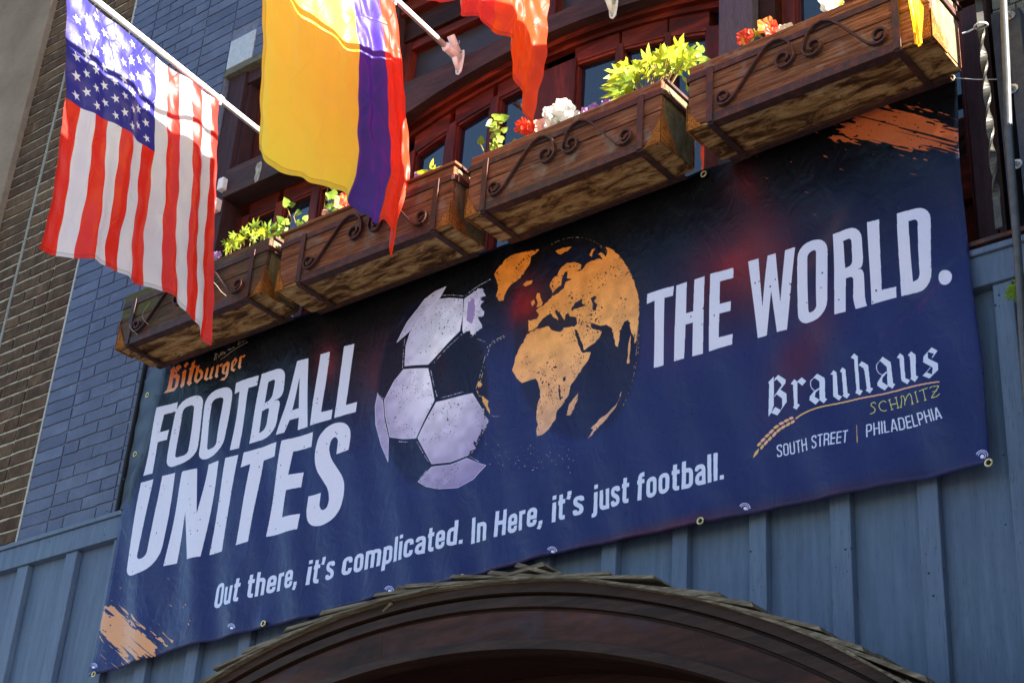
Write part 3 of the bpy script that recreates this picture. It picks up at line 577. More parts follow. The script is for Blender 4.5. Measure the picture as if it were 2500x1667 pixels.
    C([(985, 580), (985, 520), (1030, 512), (1042, 490), (1025, 465), (1040, 450), (1075, 425), (1110, 395), (1115, 360), (1100, 330), (1120, 290), (1145, 270), (1165, 230), (1195, 205), (1235, 200), (1275, 215), (1270, 240), (1240, 245), (1262, 250), (1290, 230), (1310, 205), (1335, 195), (1365, 185), (1395, 190), (1370, 160), (1385, 150), (1412, 175), (1420, 150), (1410, 120), (1440, 130), (1490, 175), (1540, 245), (1570, 320), (1590, 400), (1595, 480), (1585, 530), (1567, 620), (1550, 580), (1535, 520), (1515, 530), (1490, 600), (1480, 670), (1465, 660), (1455, 600), (1440, 560), (1415, 545), (1380, 550), (1350, 540), (1325, 530), (1240, 590), (1150, 575), (1095, 560), (1040, 570)])
    C([(975, 600), (1000, 580), (1060, 565), (1095, 555), (1150, 575), (1180, 578), (1235, 555), (1250, 590), (1265, 640), (1290, 700), (1330, 695), (1320, 730), (1280, 790), (1245, 840), (1215, 880), (1205, 930), (1175, 980), (1150, 1010), (1140, 1060), (1115, 1100), (1075, 1140), (1035, 1158), (1030, 1130), (1040, 1090), (1030, 1050), (1035, 990), (1055, 940), (1045, 880), (1030, 840), (1000, 845), (950, 862), (920, 835), (895, 790), (910, 730), (930, 680), (960, 640)])
    C([(1235, 565), (1330, 530), (1345, 565), (1388, 580), (1370, 620), (1340, 650), (1290, 688), (1270, 640)], 3); C([(1195, 1040), (1210, 975), (1260, 918), (1255, 960), (1215, 1040)], 2)
    for p in ([(1500, 890), (1480, 960), (1420, 1030), (1330, 1110), (1345, 1120), (1310, 1170), (1400, 1080), (1460, 1000), (1495, 920)], [(1530, 760), (1535, 700), (1545, 620), (1550, 600), (1548, 690), (1542, 760)], [(1578, 500), (1590, 520), (1578, 640), (1568, 650)]): C(p, 3)
    def sea(p):
        def scol(r0, r1, c0, c1): return sv[r0:r1, c0:c1]
        pr.fill([D(jag(p, 3), G)], scol)
    sv = a0copy = None
    sv = np.empty_like(pr.a); sv[:] = np.array([.13, .10, .17], np.float32)
    for p in ([(1000, 580), (1035, 555), (1055, 520), (1085, 490), (1110, 482), (1118, 500), (1150, 520), (1145, 500), (1130, 470), (1140, 462), (1165, 490), (1185, 520), (1190, 490), (1205, 480), (1215, 500), (1250, 505), (1255, 540), (1240, 556), (1180, 560), (1160, 582), (1110, 570), (1095, 550), (1040, 565)],
              [(1220, 465), (1240, 425), (1265, 410), (1280, 400), (1278, 425), (1298, 440), (1255, 455)], [(1325, 400), (1350, 385), (1360, 395), (1345, 415), (1365, 435), (1355, 468), (1335, 460), (1340, 435)],
              [(1110, 380), (1130, 355), (1165, 330), (1170, 290), (1185, 255), (1200, 252), (1195, 290), (1225, 295), (1190, 310), (1180, 345), (1150, 370), (1120, 385)], [(1240, 570), (1252, 575), (1280, 640), (1295, 690), (1285, 700), (1262, 655)],
              [(1325, 535), (1340, 545), (1370, 555), (1345, 570), (1330, 560)], [(1175, 830), (1190, 828), (1188, 850), (1175, 852)], [(1150, 870), (1158, 875), (1165, 955), (1158, 955)]): sea(p)
    def dash(pts, w_, z, col, n=26, pk=.6):
        q = path(pts, 60); q = np.array(q)
        for i in range(len(q) - 1):
            L_ = np.linalg.norm(q[i + 1] - q[i]); k = max(1, int(L_ / 9))
            for j in range(k):
                if wr.rand() < pk: pr.fill([D(seg(q[i] + (q[i + 1] - q[i]) * j / k, q[i] + (q[i + 1] - q[i]) * (j + .8) / k, w_ * wr.uniform(.4, 1.2)), z)], col)
    rim = [(1240 + 358 * math.sin(t_) * .985 + 60 * math.cos(t_) * 0, 620 - 555 * math.cos(t_)) for t_ in np.linspace(-.45, 2.3, 40)]
    rim = [(x_ + (0), y_) for x_, y_ in rim]
    dash(rim, 3, G, (.75, .6, .45), pk=.45); dash([(x_ - 9, y_ + 2) for x_, y_ in rim[12:34]], 3, G, (.8, .62, .42), pk=.5)
    for _ in range(170):
        c = np.array([wr.uniform(740, 1260), wr.uniform(1180, 1330)]); c[1] += (c[0] - 900) * .1
        if wr.rand() < .35: pr.fill([D(disc(c, wr.uniform(1, 3), 6), G)], (.8, .66, .5))
    # ---- football
    b0 = D([(500, 350)], G)[0]; b1 = D([(500, 1440)], G)[0]; bl_ = D([(150, 900)], G)[0]; br_ = D([(760, 900)], G)[0]
    bk = ~((blur_noise(BH, BW, 4, 31) > .89) & (blur_noise(BH, BW, 50, 32) > .45))
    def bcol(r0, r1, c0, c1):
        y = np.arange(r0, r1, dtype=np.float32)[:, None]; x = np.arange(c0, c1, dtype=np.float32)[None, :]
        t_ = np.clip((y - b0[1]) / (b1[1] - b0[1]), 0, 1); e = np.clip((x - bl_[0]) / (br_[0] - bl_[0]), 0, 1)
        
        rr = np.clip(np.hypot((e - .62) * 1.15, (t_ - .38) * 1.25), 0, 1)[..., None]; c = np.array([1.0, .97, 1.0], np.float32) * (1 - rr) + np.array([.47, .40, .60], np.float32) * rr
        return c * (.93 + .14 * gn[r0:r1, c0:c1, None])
    def rag(p, side, amp=14):
        out = []
        for i in range(len(p)):
            a_ = np.array(p[i][:2], float); b_ = np.array(p[(i + 1) % len(p)][:2], float); out.append(a_)
            if i in side:
                k = max(2, int(np.linalg.norm(b_ - a_) / 9))
                for j in range(1, k): out.append(a_ + (b_ - a_) * j / k + wr.uniform(-amp, amp, 2))
        return out
    LN = (.86, .82, .90)
    def panel(p, side=(), ol=True):
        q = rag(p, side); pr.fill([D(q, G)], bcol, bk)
        if ol:
            for i in range(len(p)):
                if i in side: continue
                pr.fill([D(seg(p[i][:2], p[(i + 1) % len(p)][:2], 2.4), G)], LN)
    panel([(265, 640), (325, 530), (420, 405), (480, 365), (540, 338), (508, 398), (430, 470), (360, 560), (318, 600)])
    panel([(498, 408), (560, 400), (632, 405), (628, 500), (614, 580), (520, 680), (440, 762), (310, 770), (318, 660), (340, 590), (400, 500)])
    panel([(640, 405), (690, 370), (735, 345), (750, 375), (735, 420), (742, 470), (720, 520), (735, 545), (700, 605), (628, 578), (632, 480)], (1, 2, 3, 4, 5, 6, 7, 8))
    panel([(302, 788), (440, 783), (455, 850), (475, 958), (375, 1165), (300, 1168), (232, 1160), (205, 1040), (200, 955), (250, 850)])
    panel([(485, 968), (590, 945), (682, 920), (730, 1000), (765, 1060), (710, 1180), (665, 1258), (560, 1295), (465, 1308), (385, 1165)], (3, 4, 5))
    panel([(162, 925), (192, 960), (200, 1060), (225, 1165), (222, 1295), (180, 1200), (150, 1090), (148, 990)])
    panel([(465, 1325), (560, 1310), (655, 1275), (710, 1300), (755, 1312), (690, 1390), (600, 1435), (500, 1445), (430, 1430), (385, 1403)])
    pr.fill([D(rag([(660, 420), (690, 400), (700, 470), (680, 540), (650, 520)], (0, 1, 2, 3), 6), G)], (.60, .50, .70))
    for p in ([(625, 598), (540, 680), (470, 755)], [(455, 795), (475, 890), (490, 940)], [(510, 945), (580, 930), (640, 912)], [(298, 780), (303, 700), (312, 620)], [(510, 388), (570, 383), (640, 390)], [(160, 918), (195, 950)], [(280, 1183), (330, 1185)], [(380, 1185), (420, 1255), (450, 1300)], [(395, 1385), (440, 1340)], [(670, 1265), (720, 1295)]):
        dash(p, 3.5, G, LN, pk=.85)
    dash([(645, 388), (700, 345), (790, 290)], 3, G, LN, pk=.9); dash([(620, 598), (690, 615), (755, 640)], 3, G, LN, pk=.7)
    for p in ([(772, 650), (870, 592)], [(776, 658), (865, 605)], [(770, 655), (735, 780), (700, 895)], [(780, 660), (745, 785), (712, 890)], [(765, 1065), (725, 1160), (680, 1250)], [(735, 950), (785, 1050), (850, 1040)], [(745, 960), (740, 1060)]): dash(p, 3.5, G, (.82, .72, .60), pk=.55)
    pr.fill([D(jag([(700, 900), (715, 935), (740, 935), (770, 960), (765, 990), (775, 1030), (760, 1010), (735, 950)], 5), G)], (.86, .62, .35))
    pr.fill([D(jag([(715, 850), (735, 870), (725, 885), (708, 880)], 4), G)], (.86, .62, .35))
    # ---- small printed rings that mark the eyelets
    for (x_, y_), s_ in (((570, 1533), 9), ((952, 1441), 10), ((1351, 1346), 10), ((1820, 1240), 11), ((2403, 1117), 14), ((234, 1629), 9)):
        for r_, w_, a0_, a1_ in ((s_ * 1.05, s_ * .22, -2.9, .2), (s_ * .68, s_ * .2, -3.1, .9)):
            q = [(x_ + r_ * math.cos(t_), y_ + r_ * .95 * math.sin(t_)) for t_ in np.linspace(a0_, a1_, 14)]
            for i in range(13): pr.fill([D(seg(q[i], q[i + 1], w_))], (.74, .73, .9))
        pr.fill([D(disc((x_ + 1, y_ + s_ * .15), s_ * .38, 12))], (.86, .86, .95))
    # ---- grey returned hem on the left
    hem = D([(405, 880), (392, 930), (372, 1060), (345, 1160), (318, 1240), (296, 1180), (340, 880)])
    pr.fill([hem], (.14, .155, .19))
    return pr.image('banner_print')
def usflag():
    "u runs along the pole from the free end (left) to the wall, v down the cloth"
    W_, H_ = 720, 900; f = Print(W_, H_)
    RED = (.92, .15, .09); WH = (.90, .87, .90); BL = (.16, .14, .55)
    for i in range(13): f.a[:, int(i * W_ / 13):int((i + 1) * W_ / 13)] = RED if i % 2 == 0 else WH
    cw = 7 * W_ / 13; chh = .42 * H_; f.a[:int(chh), :int(cw)] = BL
    for rw in range(9):
        for k in range(6 if rw % 2 == 0 else 5):
            cx = cw * (rw + 1) / 10; cy = chh * ((2 * k + 1) if rw % 2 == 0 else (2 * k + 2)) / 12; R_ = chh * .046
            f.fill([np.array([(cx + (R_ if j % 2 == 0 else R_ * .4) * math.sin(2 * PI * j / 10 + .9), cy - (R_ if j % 2 == 0 else R_ * .4) * math.cos(2 * PI * j / 10 + .9)) for j in range(10)])], (.93, .91, .94))
    f.a[:, :7] *= .86; f.a[-14:] *= .93; f.a[-15:-13] *= .75; f.a[:, 8:10] *= .8
    return f.image('striped_flag_print')
def stripes(name, spec, hemc=.9):
    W_, H_ = 400, 500; f = Print(W_, H_); x = 0
    for wdt, c in spec: f.a[:, int(x * W_):int((x + wdt) * W_)] = c; x += wdt
    f.a[-9:] *= hemc; f.a[:, :6] *= hemc; f.a[-10:-9] *= .72; f.a[:, 6:7] *= .75
    return f.image(name)
# ------------------------------------------------------------------ ground and the walls
M_BB = mat_brick_blue(); M_BM = mat_mortar_blue(); M_RB = mat_brick_brown(); M_GM = mat_mortar_grey(); M_ST = mat_stucco()
M_SD = mat_siding(); M_BAT = mat_siding('blue_painted_battens', (.095, .135, .205), (.13, .175, .265))
M_RED = mat_wood('mahogany_stained_timber', [(.3, (.024, .005, .004)), (.5, (.078, .012, .007)), (.72, (.22, .032, .012))], (.35, 2.2, 2.2), .42, .25, scale=5)
M_REDV = mat_wood('mahogany_stained_upright', [(.3, (.024, .006, .005)), (.5, (.072, .013, .010)), (.72, (.19, .03, .014))], (2.2, 2.2, .35), .42, .25, scale=5)
M_BEAM = mat_wood('brown_purple_painted_beam', [(.3, (.03, .018, .019)), (.55, (.052, .028, .028)), (.75, (.085, .04, .035))], (.6, 5, 5), .6, .3)
M_POST = mat_wood('blue_grey_painted_post', [(.3, (.058, .054, .088)), (.7, (.085, .078, .125))], (8, 8, .8), .6, .25)
M_PPL = mat_wood('purple_brown_painted_post', [(.3, (.03, .015, .019)), (.7, (.055, .028, .034))], (8, 8, .8), .6, .25)
M_DRK = mat_wood('dark_stained_timber', [(.3, (.010, .004, .003)), (.7, (.035, .011, .008))], (.5, 5, 5), .5, .3)
M_GL = mat_glass(); M_IR = mat_iron()
g = MB().box(-45, 45, -45, 12, -4.72, -4.62).build('ground', mat_plain('concrete_pavement', (.11, .108, .105), .9, bumpy=.3)); g['kind'] = 'structure'

def brickmesh(w_, h_, d_, mat, seed, jag=.0016):
    r = random.Random(seed); n = 5; top = []; bot = []
    vs = []; fs = []
    for i in range(n + 1):
        x = -w_ / 2 + w_ * i / n
        vs += [(x, 0, -h_ / 2 + r.uniform(-jag, jag)), (x, 0, h_ / 2 + r.uniform(-jag, jag)), (x, d_, -h_ / 2), (x, d_, h_ / 2)]
    for i in range(n):
        a = i * 4; b = a + 4; fs += [(a, b, b + 1, a + 1), (a + 1, b + 1, b + 3, a + 3), (a + 2, b + 2, b, a)]
    fs += [(0, 1, 3, 2), (n * 4 + 1, n * 4, n * 4 + 2, n * 4 + 3)]
    me = bpy.data.meshes.new('brick'); me.from_pydata(vs, [], fs); me.materials.append(mat); return me
BC = {}
def brick(parent, x0, x1, zc, h_, mat, y=0.0, d_=.03, jag=.0016):
    w_ = round(x1 - x0, 3); k = (w_, h_, mat.name, rnd.randint(0, 3))
    if k not in BC: BC[k] = brickmesh(w_, h_, d_, mat, len(BC), jag)
    o = bpy.data.objects.new('brick', BC[k]); COL.objects.link(o); o.parent = parent
    o.location = Vector(((x0 + x1) / 2, y + rnd.uniform(-.0015, .0015), zc)) - ORG[0]; o.rotation_euler = (0, rnd.uniform(-.004, .004), rnd.uniform(-.006, .006))
    return o
# painted brick
t = thing('brick_wall', 'blue painted brick wall left of the banner with thick painted joints', 'brick wall', (-2.55, 0, -.27))
MB().box(-3.028, -2.08, .006, .25, -.27, 4.3).box(-2.08, -.95, .006, .25, 2.2, 4.3).build('mortar', M_BM, t)
pz = .0672; z = .1146 - 6 * pz; k = 0; nb = 0
while z < 4.0:
    zc = z + pz / 2; top = z > 2.19
    if zc > -.28:
        rows = [(-3.022, -2.806)]
        rows += [(-2.795, -2.685), (-2.677, -2.445), (-2.437, -2.327)] if k % 2 else [(-2.795, -2.565), (-2.557, -2.327)]
        rows += [(-2.316, -2.085)]
        if top: rows += [(-2.075, -1.85), (-1.842, -1.615), (-1.607, -1.38)] if z > 2.4 else [(-1.88, -1.615), (-1.607, -1.38)]
        for a, b in rows: brick(t, a, b, zc, .0585, M_BB, jag=.0026); nb += 1
    z += pz; k += 1
print('blue bricks', nb)
MB().box(-2.075, -1.885, -.004, .03, 2.205, 2.39).build('lintel_block', mat_plain('pale_lintel_stone', (.40, .45, .52), .8, bumpy=.3, var=.12), t, bevel=.004)
MB().box(-2.085, -.95, .0, .2, 2.165, 2.2).build('lintel', mat_plain('mossy_steel_lintel', (.11, .11, .085), .8, bumpy=.4), t)
# brown brick
t = thing('brick_wall', 'dark brown raked brick wall with pale mortar, left of the blue bricks', 'brick wall', (-3.46, 0, -.27))
MB().box(-3.90, -3.029, .007, .25, -.27, 4.5).build('mortar', M_GM, t)
MB().box(-3.612, -3.592, -.002, .02, -.27, 4.5).build('caulk_joint', mat_plain('grey_caulk', (.24, .23, .20), .8), t)
MB().box(-3.0355, -3.0225, -.003, .02, -.27, 4.5).build('caulk_joint', mat_plain('pale_caulk', (.40, .40, .38), .8, bumpy=.5), t)
pz = .0735; z = -.29; k = 0; nb = 0
while z < 4.45:
    zc = z + pz / 2; rows = [(-3.24, -3.04)]
    rows += [(-3.586, -3.475), (-3.463, -3.252)] if k % 2 else [(-3.586, -3.365), (-3.353, -3.252)]
    if zc > .85: rows.append((-3.888, -3.618))
    for a, b in rows: brick(t, a, b, zc, .0575, M_RB, jag=.0028); nb += 1
    z += pz; k += 1
print('brown bricks', nb)
tag(MB().box(-7.5, -3.893, -.035, .25, -4.6, 5.2).build('stucco_wall', M_ST), 'rough grey stucco wall at the far left edge', 'wall')

# board and batten front
t = thing('timber_cladding', 'blue painted board and batten cladding below the banner', 'cladding', (-.5, 0, -4.6))
bats = [(-4.32, -4.25), (-3.97, -3.89), (-3.61, -3.53), (-3.25, -3.17), (-2.888, -2.806), (-2.526, -2.445), (-2.185, -2.105), (-1.879, -1.807), (-1.56, -1.49), (-1.255, -1.19), (-.94, -.875), (-.64, -.575), (-.35, -.285), (-.06, .0),
        (.22, .284), (.503, .564), (.786, .844), (1.074, 1.135), (1.357, 1.426), (1.645, 1.71), (1.928, 1.99), (2.22, 2.285)]
for i, (a, b) in enumerate(bats):
    MB().box(a, b, -.052, -.0205, -4.6, -.392).build('batten', M_BAT, t, bevel=.003)
    nx = bats[i + 1][0] if i + 1 < len(bats) else 2.34
    MB().box((a + b) / 2, (nx + bats[i + 1][1]) / 2 if i + 1 < len(bats) else 2.34, -.02 + .0015 * (i % 2), .1, -4.6, -.39 + .001 * (i % 3)).build('board', M_SD, t)
MB().box(-4.4, 2.34, -.062, .09, -.39, -.285).build('frieze_board', M_SD, t, bevel=.003)
MB().box(-4.4, 2.34, -.074, .1, -.284, -.262).build('ledge_cap', M_BAT, t, bevel=.004)
m = MB()
for p in [(1832, 1345), (2078, 1338), (2063, 1340), (2267, 1398), (2304, 1390), (2455, 1280), (2450, 1110), (2278, 1453), (2438, 720), (2430, 745)]:
    q = P(p[0], p[1], -.054); m.ball(q, .0030, 6, 4)
for a, b in bats[:4] + bats[14:]:
    for zz in (-.47, -.83, -1.21): m.ball((a + .016, -.0525, zz + rnd.uniform(-.02, .02)), .0018, 6, 4); m.ball((b - .016, -.0525, zz + rnd.uniform(-.02, .02)), .0018, 6, 4)
for i in range(16): m.ball((-4.3 + i * .41, -.0625, -.31 - .05 * (i % 2)), .0028, 6, 4)
m.build('nail_head', mat_plain('dark_nail_heads', (.03, .035, .05), .5), t)['kind'] = 'stuff'

# ------------------------------------------------------------------ timber frontage with arched windows
t = thing('timber_frontage', 'dark red and purple timber frontage framing the upstairs windows', 'facade', (0, 0, -.25))
MB().box(-2.07, -1.945, .03, .26, -.25, 2.165).build('post', M_PPL, t, bevel=.004)
MB().box(.90, 1.05, .03, .24, -.25, 2.11).build('post', M_POST, t, bevel=.004)
MB().box(1.055, 1.125, .07, .24, -.25, 2.11).build('post', M_DRK, t, bevel=.003)
MB().box(-1.03, -.88, .035, .24, -.25, 2.11).build('post', M_PPL, t, bevel=.004)
MB().box(1.86, 1.925, .04, .3, -.25, 2.11).build('post', M_PPL, t, bevel=.004)
MB().box(1.937, 1.962, .02, .3, -.25, 2.11).build('post', M_DRK, t, bevel=.002)
MB().box(-1.95, -1.03, .018, .13, 1.378, 1.543).build('beam', M_BEAM, t, bevel=.004)
def q17(x, top, k): return top - k * x * x
xs = [-.88 + .055 * i for i in range(33)]
m = MB(); m.strip([(x, q17(x, 1.482, .17)) for x in xs], [(x, 1.572) for x in xs], .018, .07); m.build('arched_beam', M_BEAM, t)
m = MB(); m.strip([(x, q17(x, 1.455, .165)) for x in xs], [(x, q17(x, 1.53, .17)) for x in xs], .0715, .10); m.build('arched_moulding', M_RED, t)
m = MB(); m.strip([(x, q17(x, 1.435, .18)) for x in xs], [(x, q17(x, 1.50, .17)) for x in xs], .1005, .135); m.build('arched_moulding', M_RED, t)
MB().box(-1.945, -1.03, .131, .3, 1.379, 1.53).build('window_head', M_RED, t)
MB().box(1.125, 1.86, .05, .2, 1.35, 1.56).build('beam', M_BEAM, t, bevel=.004)
# panel over the left window
for i, (a, b) in enumerate([(-1.943, -1.925), (-1.047, -1.031)]): MB().box(a, b, .06, .2, 1.545, 2.09).build('frame_strip', M_PPL, t)
for i in range(7):
    a = -1.923 + i * .1255; MB().box(a, a + .123, .13 + .002 * (i % 2), .2, 1.545, 2.09).build('plank', M_REDV, t, bevel=.003)
MB().box(-1.945, -1.03, .045, .2, 2.092, 2.163).build('head_rail', M_PPL, t, bevel=.003)
# transom over the arch
for a, b in ((-.878, -.842), (.842, .878), (-.02, .02)): MB().box(a, b, .10, .2, 1.573, 1.90).build('transom_frame', M_REDV, t, bevel=.003)
MB().box(-.841, -.0205, .105, .2, 1.856, 1.90).build('transom_frame', M_RED, t, bevel=.004); MB().box(.0205, .841, .105, .2, 1.856, 1.90).build('transom_frame', M_RED, t, bevel=.004)
MB().box(-.841, .841, .15, .17, 1.573, 1.855).build('pane', mat_plain('dusty_dark_pane', (.035, .030, .036), .35, var=.15), t)
MB().box(-.879, .899, .085, .3, 1.902, 2.035).build('head_board', M_DRK, t, bevel=.004)
MB().box(-.879, .899, .045, .3, 2.037, 2.11).build('head_board', M_RED, t, bevel=.004)
MB().box(-.949, 2.34, -.02, .3, 2.112, 2.6).build('head_board', M_DRK, t, bevel=.004)
MB().box(-.949, 2.34, -.09, -.021, 2.2, 2.6).build('head_board', M_BEAM, t, bevel=.004)
MB().box(-2.07, 2.34, .30, .5, -.25, 4.2).build('backing_wall', M_DRK, t)
MB().box(-2.07, 2.34, -.02, .29, -.28, -.251).build('sill_board', M_DRK, t)

def window(label, x0, x1, panes, topf, yo=-.08):
    "panes: list of (x0, x1); topf(x) = top of the glass"
    w_ = thing('window', label, 'window', ((x0 + x1) / 2, .2, -.2))
    ys = (.19 + yo, .25 + yo)
    edges = [x0] + [v for p in panes for v in p] + [x1]
    for i in range(0, len(edges), 2):
        a, b = edges[i], edges[i + 1]; stile = (b - a) > .06
        MB().prism([(a, -.2), (b, -.2), (b, topf(b) + .02), (a, topf(a) + .02)], ys[0] + (0 if stile else .004), ys[1]).build('stile' if stile else 'glazing_bar', M_REDV, w_, bevel=.004)
    for a, b in panes:
        MB().prism([(a - .012, topf(a) + .0), (b + .012, topf(b) + .0), (b + .012, topf(b) + .115), (a - .012, topf(a) + .115)], ys[0] + .0065, ys[1] + .001).build('top_rail', M_RED, w_, bevel=.003)
        MB().prism([(a, topf(a) - .014), (b, topf(b) - .014), (b, topf(b)), (a, topf(a))], ys[0] + .013, ys[1] - .01).build('glazing_bead', M_RED, w_)
        for c, d in ((a, a + .01), (b - .01, b)): MB().box(c, d, ys[0] + .013, ys[1] - .01, .1, topf((a + b) / 2) - .02).build('glazing_bead', M_REDV, w_)
        for zc in (.93, .52):
            MB().box(a, b, ys[0] + .006, ys[1], zc - .46 if zc == .52 else zc - .012, zc - .30 if zc == .52 else zc + .012).build('bottom_rail' if zc == .52 else 'glazing_bar', M_RED, w_)
        MB().prism([(a, .15), (b, .15), (b, topf(b)), (a, topf(a))], .226 + yo, .234 + yo).build('pane', M_GL, w_)
    MB().box(x0 + .001, x1 - .001, .2355 + yo, .245 + yo, -.2, .2).build('kick_panel', M_REDV, w_)
window('small paned window with a red frame, left of the arched pair', -1.944, -1.031, [(-1.858, -1.676), (-1.622, -1.43), (-1.376, -1.19), (-1.135, -1.075)], lambda x: 1.295, -.06)
window('wide arched window pair with red glazing bars under the curved beam', -.879, .899, [(-.75, -.57), (-.515, -.325), (-.275, -.07), (.145, .35), (.387, .59), (.622, .79)], lambda x: 1.362 - .22 * x * x)
window('dark red framed window right of the blue grey post', 1.126, 1.859, [(1.185, 1.38), (1.42, 1.60), (1.64, 1.82)], lambda x: 1.25)

# right end: grey bricks, plate, pipe, balustrade
t = thing('brick_wall', 'grey painted textured brick strip behind the conduit at the right edge', 'brick wall', (2.1, .06, -.25))
M_WB = Mat('grey_wirecut_brick', .8); v = M_WB.mapped(jitter=True); wv = M_WB.n.new('ShaderNodeTexWave'); wv.inputs['Scale'].default_value = 55; wv.inputs['Distortion'].default_value = 6; wv.inputs['Detail'].default_value = 2; wv.inputs['Detail Scale'].default_value = 9; M_WB.l.new(v, wv.inputs[0])
n_ = M_WB.noise(v, 14, 4); c_ = M_WB.mix(M_WB.ramp(wv.outputs['Fac'], [(.2, .75), (.45, 0.0)]), M_WB.ramp(n_, [(.3, (.19, .21, .21)), (.7, (.29, .31, .30))]), (.055, .06, .065)); M_WB.color(c_); M_WB.bump(wv.outputs['Fac'], .7, .004)
MB().box(1.965, 2.34, .068, .3, -.25, 2.1).build('mortar', mat_plain('dark_grey_mortar', (.10, .105, .11), .9, bumpy=.4), t)
z = -.24; k = 0
while z < 1.2:
    for a, b in ([(1.968, 2.02), (2.03, 2.155), (2.163, 2.33)] if k % 2 else [(1.968, 2.045), (2.053, 2.24), (2.248, 2.33)]): brick(t, a, b, z + .036, .066, M_WB.m, y=.06, jag=.003)
    z += .0745; k += 1
M_STL = mat_plain('dark_painted_steel', (.045, .052, .075), .45, .2, bumpy=.15)
t = thing('steel_plate', 'dark bolted steel plate on the grey bricks at the right edge', 'steel plate', (2.07, -.02, -.25))
MB().box(2.040, 2.088, -.022, .059, -.25, .63).build('plate', M_STL, t, bevel=.002); MB().box(2.0885, 2.2, -.018, .055, -.25, .13).build('plate', M_STL, t, bevel=.002)
for p in [(2466, 37), (2473, 216), (2483, 400)]:
    q = P(p[0], p[1], -.028); m = MB()
    m.tube([(q[0], -.0225, q[2]), (q[0], -.027, q[2])], .017, 14).tube([(q[0], -.0272, q[2]), (q[0], -.040, q[2])], .0095, 6).tube([(q[0], -.0402, q[2]), (q[0], -.047, q[2])], .005, 8)
    m.build('bolt', mat_plain('zinc_bolt', (.45, .46, .47), .35, .8), t)
tag(MB().box(1.985, 2.012, -.005, .057, -.25, .66).build('steel_bar', M_STL), 'narrow dark upright bar between the twisted baluster and the conduit', 'metal bar')
t = thing('conduit_pipe', 'thin grey metal conduit running down the right edge', 'pipe', (2.05, -.15, -4.6))
MB().tube([(2.095, -.15, 1.4), (2.087, -.15, .60), (2.074, -.15, .3), (2.060, -.15, .05), (2.054, -.15, -.35), (2.041, -.15, -.75), (2.03, -.15, -1.6), (2.02, -.15, -4.6)], .0125, 14).build('tube', mat_plain('galvanised_pipe', (.10, .10, .10), .4, .4, var=.2), t, smooth=True)
MB().tube([(2.088, -.15, .655), (2.089, -.15, .61)], .019, 14).build('coupling', mat_plain('galvanised_coupling', (.42, .41, .38), .4, .5), t, smooth=True)
t = thing('balcony_railing', 'black iron balcony railing carrying the window boxes', 'railing', (0, -.1, -.24))
MB().box(-2.03, 2.12, -.125, -.085, .655, .695).build('top_rail', M_DRK, t, bevel=.004); MB().box(-2.03, 2.12, -.075, -.058, -.25, -.235).build('bottom_rail', M_IR, t)
def twist(x, y, z0, z1, r, turns, m):
    n = 70; base = len(m.v)
    for i in range(n + 1):
        f = i / n; a = turns * 2 * PI * max(0, min(1, (f - .12) / .76)); 
        for sx, sy in ((-1, -.32), (1, -.32), (1, .32), (-1, .32)): m.v.append((x + (sx * math.cos(a) - sy * math.sin(a)) * r, y + (sx * math.sin(a) + sy * math.cos(a)) * r, z0 + (z1 - z0) * f))
    for i in range(n):
        for k in range(4): m.f.append((base + i * 4 + k, base + i * 4 + (k + 1) % 4, base + i * 4 + 4 + (k + 1) % 4, base + i * 4 + 4 + k))
M_BAL = mat_plain('worn_grey_iron', (.075, .07, .06), .42, .4, var=.3)
m = MB(); twist(1.985, -.10, -.235, .655, .0115, 2.6, m); m.build('twisted_baluster', M_BAL, t)
MB().tube([(1.985 + .021 * math.cos(a), -.10 + .021 * math.sin(a), .545 + .004 * math.sin(a)) for a in [2 * PI * i / 14 for i in range(15)]], .0035, 6).build('collar', mat_plain('white_cable_tie', (.7, .7, .68), .4), t)
t2 = [((1.964, -.10, .545), (1.925, -.112, .533), .003, 'white cable tie from window box end to the twisted baluster', (.7, .7, .68)), ((1.888, -.105, .372), (2.005, -.06, .345), .0016, 'thin wire from the banner corner to the grey brick wall', (.55, .55, .55)), ((1.93, -.09, .70), (2.09, -.13, .66), .002, 'thin wire tied between the rail and the conduit top', (.6, .6, .58))]
for a, b, r_, lab, c in t2:
    mid = tuple((a[i] + b[i]) / 2 - (.003 if i == 2 else 0) for i in range(3)); tag(MB().tube([a, mid, b], r_, 6).build('cable_tie' if r_ > .0025 else 'wire', mat_plain('pale_wire', c, .4)), lab, 'cable tie' if r_ > .0025 else 'wire')
# off to the right, out of the picture: made-up masses added and sized to keep the low sun off the front
t = thing('sun_block', 'unseen blocks standing right of the pub, added to keep the low sun off', 'sun_block', (3.6, 0, -4.62))
MB().box(2.345, 3.6, -.055, .5, -4.62, 4.5).build('wall', M_ST, t); MB().box(2.95, 3.6, -1.25, -.056, -4.62, .46).build('low_sun_block', M_ST, t)  # the tall wall is an added, unseen sun block too

